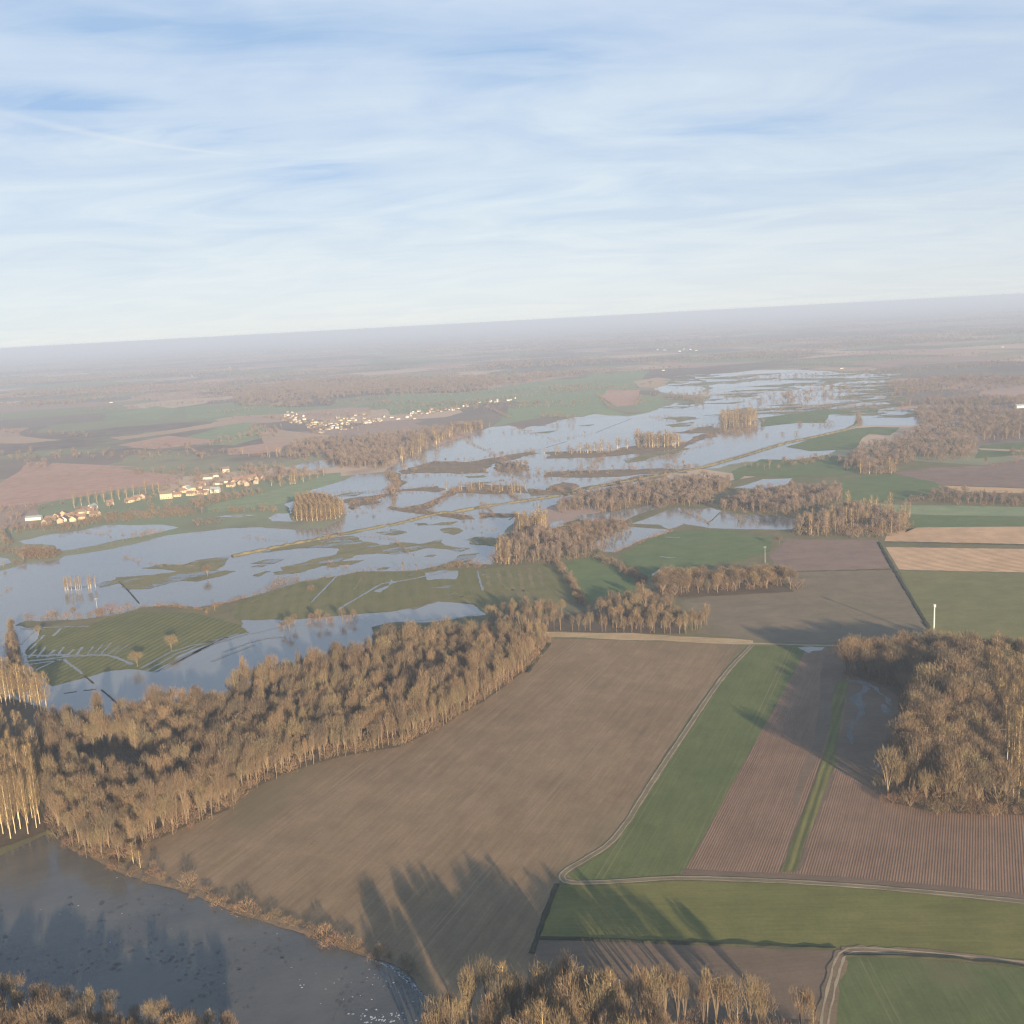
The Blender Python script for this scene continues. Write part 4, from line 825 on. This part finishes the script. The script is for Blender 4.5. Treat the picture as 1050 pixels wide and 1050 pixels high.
HP = [house_parts(w, d, h, rh, wallm[a], roofm[b]) for w, d, h, rh, a, b in ((12, 8, 3.6, 3.0, 0, 0), (10, 7, 5.2, 2.8, 0, 1), (16, 8, 3.4, 3.0, 1, 1), (9, 7.5, 4.4, 3.0, 2, 0), (13, 8.5, 5.0, 3.2, 1, 2))]
BARN = house_parts(26, 11, 5, 2.6, wallm[1], roofm[2], False); BIG = house_parts(17, 11, 7.5, 4.0, wallm[0], roofm[1])
def house(px, py, parts, label, group=None, rz=None, name='house', cat='house', s=1.0, detail=True):
    x, y = G(px, py); o = link(name, None); o.location = (x, y, 0); o.rotation_euler = (0, 0, R(10) + random.gauss(0, .35) + (math.pi / 2 if random.random() < .25 else 0) if rz is None else rz); s *= .76 if detail else .47; o.scale = (s, s, s)
    link('wall', parts[0], o); rf = link('roof', parts[1], o)
    if detail:
        link('chimney', parts[2], rf)
        for w_ in parts[3]: link('window', w_, o)
    tag(o, label, cat, group); return o
house(35, 533, BARN, 'long white barn apart from the village on the flood side', rz=R(8), name='barn', cat='barn', s=.75)
house(171, 511, BIG, 'largest cream house at the front of the near village', rz=R(12))
house(48, 538, HP[3], 'pale gabled house lowest by the flooded edge', rz=R(80), s=1.1)
house(1047, 418, BARN, 'white roofed barn beside the far right woods'.replace('right ', ''), rz=R(5), name='barn', cat='barn', s=.95)
house(232, 484, HP[1], 'small house highest above the near village', rz=R(10), s=1.1)
for px, py, w in ((52, 534, 0), (58, 531, 0), (66, 534, 2), (72, 531, 0), (62, 536, 3), (77, 529, 0), (84, 528, 1), (83, 532, 0), (76, 534, 0), (88, 524, 2), (95, 523, 4), (98, 529, 0), (65, 529, 3), (92, 526, 0)):
    house(px, py, HP[w], 'cream walled house in the lower hamlet near the flood', 'houses of the lower hamlet')
for px, py, w in ((133, 515, 0), (147, 511, 3), (113, 518, 3), (140, 513, 3), (176, 507, 1), (182, 509, 0), (188, 505, 0), (193, 504, 4), (196, 508, 0), (200, 503, 1), (205, 501, 0), (209, 507, 0), (214, 503, 2), (203, 507, 3), (213, 491, 2), (219, 489, 2), (207, 498, 0), (190, 501, 1), (221, 505, 4), (223, 497, 2), (230, 495, 2), (237, 499, 0)):
    house(px, py, HP[w], 'cream walled house in the near village among bare trees', 'cream houses of the near village')
for px, py in ((238, 497), (243, 494), (248, 493), (252, 495), (256, 492), (260, 491), (264, 493), (268, 492), (254, 498), (262, 496), (246, 497)):
    house(px, py, HP[0 if px % 2 else 3], 'red roofed house at the upper end of the near village', 'red roofed houses of the near village')
r = random.Random(9)
for k in range(88):
    t = r.random(); px = 292 + 82 * t + r.gauss(0, 3); py = 428 + 8 * math.sin(t * 3.1) + r.gauss(0, 3.2)
    house(px, py, HP[r.randrange(5)], 'tiny pale house in the middle distant village', 'houses of the middle distant village', detail=False)
for k in range(58):
    t = r.random(); px = 372 + 152 * t + r.gauss(0, 3); py = 434 - 25 * t + r.gauss(0, 1.2)
    house(px, py, HP[r.randrange(5)], 'tiny house in the string of houses above the lake', 'houses strung out above the lake', detail=False)
for px, py, lab in ((680, 380, 'tiny white farmhouse where the far flood begins'), (863, 378, 'tiny white barn beyond the far pools'), (1028, 356, 'white speck of a farm on the far plain under the horizon'), (114, 413, 'pale farm among the far green fields'), (236, 377, 'pale shed on the far hazy plain'), (197, 386, 'small pale farm beyond the hazy wood')):
    house(px, py, BARN, lab, rz=R(5), name='farmhouse', cat='farm', s=.7, detail=False)
for k in range(10):
    house(r.uniform(655, 715), r.uniform(357, 361), BARN, 'faint pale building in the farthest hamlet on the plain', 'buildings of the farthest hamlet', name='farmhouse', cat='farm', s=.9, detail=False)

# ------------------------------------------------------------------ mast and poles
white = plain('white_paint', (.5, .48, .44), .04, 1, .5); greym = plain('galvanised', (.45, .45, .44), .05, 1, .5)
mx, my = G(957.3, 655)
mast = link('radio_mast', None); mast.location = (mx, my, 0); tag(mast, 'slim white telecom mast with a thick head beside the round wood', 'mast')
V, Fc = [], []
for i in range(6): tube(V, Fc, (0, 0, i * 2.75), (0, 0, (i + 1) * 2.75), .5 - .03 * i, .5 - .03 * (i + 1), 10)
link('pole', mesh('pole', V, Fc, white), mast)
V, Fc = [], []; tube(V, Fc, (0, 0, 16.5), (0, 0, 17.0), .35, .72, 8); tube(V, Fc, (0, 0, 17.0), (0, 0, 18.2), .72, .8, 8); Fc.append(tuple(range(24, 32)))
link('head', mesh('head', V, Fc, white), mast)
V, Fc = [], []; tube(V, Fc, (1.8, .5, 0), (1.8, .5, 1.7), .9, .9, 4); Fc.append((4, 5, 6, 7)); link('equipment_cabinet', mesh('equipment_cabinet', V, Fc, greym), mast)
def pole(px, py, h, label, group=None):
    V, Fc = [], []; tube(V, Fc, (0, 0, 0), (0, 0, h), .11, .07, 6)
    o = link('utility_pole', None); x, y = G(px, py); o.location = (x, y, 0); link('shaft', mesh('shaft', V, Fc, greym), o)
    V, Fc = [], []; tube(V, Fc, (-1.1, 0, h - .6), (1.1, 0, h - .6), .1, .1, 4); link('crossarm', mesh('crossarm', V, Fc, greym), o); tag(o, label, 'pole', group)
pole(784.5, 577, 11.5, 'thin pole rising behind the oak belt'); pole(100, 627, 9, 'pale pole standing on the hedge of the striped meadow')

# ------------------------------------------------------------------ haze
hz = [(-FAR - 50, -850, -1), (FAR + 50, -850, -1), (FAR + 50, FAR + 50, -1), (-FAR - 50, FAR + 50, -1)]
HV = hz + [(x, y, CAM_H + 1.2) for x, y, z in hz]
hm = bpy.data.materials.new('haze'); hm.use_nodes = True; nt = hm.node_tree; nt.nodes.clear()
out = nt.nodes.new('ShaderNodeOutputMaterial'); pv = nt.nodes.new('ShaderNodeVolumePrincipled')
pv.inputs['Density'].default_value = 2.0e-4; pv.inputs['Color'].default_value = (.50, .58, .73, 1)
pv.inputs['Anisotropy'].default_value = 0.0
pv.inputs['Density Attribute'].default_value = ''; pv.inputs['Temperature Attribute'].default_value = ''
nt.links.new(pv.outputs[0], out.inputs['Volume'])
try: hm.cycles.homogeneous_volume = True
except Exception as e: print(e)
tag(link('haze', mesh('haze', HV, [(3, 2, 1, 0), (4, 5, 6, 7), (0, 1, 5, 4), (1, 2, 6, 5), (2, 3, 7, 6), (3, 0, 4, 7)], hm)), 'thin bluish haze that veils the distance', 'haze', kind='stuff')

# ------------------------------------------------------------------ sun and sky
EL = R(11.5); AZ = R(19.5)                                                     # sun low, behind the camera to the right
sd = Vector((math.sin(AZ) * math.cos(EL), -math.cos(AZ) * math.cos(EL), math.sin(EL)))
sl = bpy.data.lights.new('sun', 'SUN'); sl.energy = 5.0; sl.angle = R(.5); sl.color = (1.0, .80, .55)
so = bpy.data.objects.new('sun', sl); C.objects.link(so); so.rotation_euler = (-sd).to_track_quat('-Z', 'Y').to_euler()
w = bpy.data.worlds.new('World'); SC.world = w; w.use_nodes = True; nt = w.node_tree; bg = nt.nodes['Background']
sk = N(nt, 'ShaderNodeTexSky', sky_type='NISHITA'); sk.sun_disc = False; sk.sun_elevation = EL; sk.sun_rotation = math.pi - AZ
sk.air_density = .32; sk.dust_density = .1; sk.ozone_density = 3.0; sk.altitude = 170
STR = .05; bg.inputs['Strength'].default_value = STR
tc = N(nt, 'ShaderNodeTexCoord'); sp_ = N(nt, 'ShaderNodeSeparateXYZ'); nt.links.new(tc.outputs['Generated'], sp_.inputs[0])
el = sp_.outputs['Z']
# cirrus sheet: directions projected on a plane overhead
den = math_(nt, 'ADD', math_(nt, 'MAXIMUM', el, 0.0), .10)
cx = math_(nt, 'DIVIDE', sp_.outputs['X'], den); cy = math_(nt, 'DIVIDE', sp_.outputs['Y'], den)
cv = N(nt, 'ShaderNodeCombineXYZ'); nt.links.new(cx, cv.inputs[0]); nt.links.new(cy, cv.inputs[1])
def cl(sx, sy, rz, scale, det, ro, dist=0.0, off=(0, 0, 0)):
    mp = N(nt, 'ShaderNodeMapping'); mp.inputs['Rotation'].default_value = (0, 0, rz); mp.inputs['Scale'].default_value = (sx, sy, 1); mp.inputs['Location'].default_value = off
    nt.links.new(cv.outputs[0], mp.inputs['Vector']); n = N(nt, 'ShaderNodeTexNoise'); n.inputs['Scale'].default_value = scale; n.inputs['Detail'].default_value = det; n.inputs['Roughness'].default_value = ro; n.inputs['Distortion'].default_value = dist
    nt.links.new(mp.outputs[0], n.inputs['Vector']); return n.outputs['Fac']
c1 = cl(.85, .95, R(12), 1.05, 5, .52, .9, (3.1, 1.7, 0)); c2 = cl(.5, 1.3, R(-10), 3.0, 6, .55, 1.4, (7.3, 2.2, 0)); c3 = cl(.8, 1.1, R(25), 1.35, 6, .55, 1.2, (1.2, 9.1, 0))
cm = math_(nt, 'ADD', math_(nt, 'MULTIPLY', c1, .88), math_(nt, 'MULTIPLY', c2, .12))
veil = N(nt, 'ShaderNodeMapRange', interpolation_type='SMOOTHSTEP'); nt.links.new(el, veil.inputs[0])
veil.inputs[1].default_value = .0; veil.inputs[2].default_value = .24; veil.inputs[3].default_value = .34; veil.inputs[4].default_value = .02   # thicker towards the horizon
cm = math_(nt, 'ADD', cm, veil.outputs[0])
mask = ramp(nt, cm, [(.38, .70), (.50, .90), (.60, 1.)])
high = N(nt, 'ShaderNodeMapRange', interpolation_type='SMOOTHSTEP'); nt.links.new(el, high.inputs[0])
high.inputs[1].default_value = .29; high.inputs[2].default_value = .46; high.inputs[3].default_value = .96; high.inputs[4].default_value = .10   # the veil thins overhead
front = N(nt, 'ShaderNodeMapRange', interpolation_type='SMOOTHSTEP'); nt.links.new(sp_.outputs['Y'], front.inputs[0])
front.inputs[1].default_value = -.3; front.inputs[2].default_value = .5; front.inputs[3].default_value = .15; front.inputs[4].default_value = 1.0   # the cloud sheet lies ahead, behind it the sky is clear
mask = math_(nt, 'MULTIPLY', math_(nt, 'MULTIPLY', mask, high.outputs[0]), front.outputs[0])
ccol = ramp(nt, el, [(0.0, (.84, .86, .83)), (.04, (.80, .86, .88)), (.11, (.69, .795, .89)), (.28, (.62, .73, .88))])
tone = ramp(nt, math_(nt, 'ADD', math_(nt, 'MULTIPLY', c3, .86), math_(nt, 'MULTIPLY', c2, .14)), [(.36, (.89, .925, .985)), (.64, (1.08, 1.06, 1.025))])
tw_ = N(nt, 'ShaderNodeMapRange', interpolation_type='SMOOTHSTEP'); nt.links.new(el, tw_.inputs[0])
tw_.inputs[1].default_value = .02; tw_.inputs[2].default_value = .12; tw_.inputs[3].default_value = .35; tw_.inputs[4].default_value = 1.0
ccol = mix(nt, tw_.outputs[0], ccol, mix(nt, 1.0, ccol, tone, 'MULTIPLY'))
az = N(nt, 'ShaderNodeMapRange', interpolation_type='SMOOTHSTEP'); nt.links.new(sp_.outputs['X'], az.inputs[0])
az.inputs[1].default_value = -.05; az.inputs[2].default_value = .6; az.inputs[3].default_value = 0.0; az.inputs[4].default_value = .75
ccol = mix(nt, az.outputs[0], ccol, mix(nt, 1.0, ccol, (.87, .88, .91), 'MULTIPLY'))
K = 1.0 / STR
EXPO = 1.48
ccol = mix(nt, 1.0, ccol, (K * .358,) * 3, 'MULTIPLY')
for hx, hy, wx_, wz_, am in ((225, 28, .13, .022, .55), (560, 66, .075, .020, .6), (75, 104, .07, .009, .45), (190, 135, .07, .011, .4), (330, 178, .06, .010, .3), (900, 12, .14, .02, .25), (820, 128, .09, .013, .2)):
    hv_ = ((hx - 525) * RT + (525 - hy) * UP + FPX * F).normalized()                # rents in the veil where the blue shows
    a_ = math_(nt, 'DIVIDE', math_(nt, 'SUBTRACT', sp_.outputs['X'], hv_.x), wx_); b_ = math_(nt, 'DIVIDE', math_(nt, 'SUBTRACT', math_(nt, 'MULTIPLY_ADD', sp_.outputs['X'], .02, el), hv_.z + .02 * hv_.x), wz_)
    q_ = math_(nt, 'ADD', math_(nt, 'MULTIPLY', a_, a_), math_(nt, 'MULTIPLY', b_, b_))
    q_ = math_(nt, 'MULTIPLY_ADD', math_(nt, 'SUBTRACT', math_(nt, 'ADD', c1, c2), 1.0), 4.5, q_)
    g_ = math_(nt, 'MULTIPLY', math_(nt, 'EXPONENT', math_(nt, 'MULTIPLY', q_, -.8)), am)
    mask = math_(nt, 'MULTIPLY', mask, math_(nt, 'SUBTRACT', 1.0, math_(nt, 'MINIMUM', math_(nt, 'MULTIPLY', g_, .85), .6)))
skc = mix(nt, mask, mix(nt, .8, sk.outputs[0], (K * .118, K * .195, K * .30)), ccol)
# an old contrail among the cirrus
def dirv(px, py):
    d = (px - 525) * RT + (525 - py) * UP + FPX * F; return d.normalized()
d1, d2 = dirv(52, 128), dirv(232, 157.5); nn = d1.cross(d2).normalized(); al = (d2 - d1).normalized()
def dotn(v):
    n = N(nt, 'ShaderNodeVectorMath', operation='DOT_PRODUCT'); nt.links.new(tc.outputs['Generated'], n.inputs[0]); n.inputs[1].default_value = v; return n.outputs['Value']
q = math_(nt, 'MULTIPLY', math_(nt, 'SUBTRACT', dotn(al), d1.dot(al)), 1 / (d2.dot(al) - d1.dot(al)))      # 0..1 along the bright part
bow = math_(nt, 'MULTIPLY', math_(nt, 'MULTIPLY', math_(nt, 'SUBTRACT', q, .0), math_(nt, 'SUBTRACT', q, 1.0)), .0095)
off = math_(nt, 'ABSOLUTE', math_(nt, 'ADD', dotn(nn), bow if nn.z < 0 else math_(nt, 'MULTIPLY', bow, -1.0)))
wid = N(nt, 'ShaderNodeMapRange'); nt.links.new(q, wid.inputs[0]); wid.inputs[1].default_value = -.4; wid.inputs[2].default_value = 1.2; wid.inputs[3].default_value = .0055; wid.inputs[4].default_value = .0012
core = N(nt, 'ShaderNodeMapRange', interpolation_type='SMOOTHSTEP'); nt.links.new(math_(nt, 'DIVIDE', off, wid.outputs[0]), core.inputs[0])
core.inputs[1].default_value = 0; core.inputs[2].default_value = 1; core.inputs[3].default_value = 1; core.inputs[4].default_value = 0
alo = ramp(nt, math_(nt, 'MULTIPLY_ADD', q, .5, .3), [(.08, 0.), (.32, .55), (.5, .85), (.78, .75), (.86, .25), (1.0, 0.)])
ctr = math_(nt, 'MULTIPLY', math_(nt, 'MULTIPLY', core.outputs[0], alo), .52)
skc = mix(nt, ctr, skc, (K * .28, K * .30, K * .315))
nt.links.new(skc, bg.inputs['Color'])

SC.view_settings.view_transform = 'Standard'; SC.view_settings.look = 'None'; SC.view_settings.exposure = EXPO; SC.view_settings.gamma = 1
cy_ = SC.cycles; cy_.use_denoising = True; cy_.denoising_prefilter = 'NONE'; cy_.denoising_input_passes = 'RGB_ALBEDO_NORMAL'; cy_.use_adaptive_sampling = False; cy_.filter_width = 1.3; cy_.max_bounces = 6; cy_.diffuse_bounces = 2; cy_.glossy_bounces = 2; cy_.volume_bounces = 0; cy_.transmission_bounces = 1; cy_.transparent_max_bounces = 4
cy_.caustics_reflective = False; cy_.caustics_refractive = False
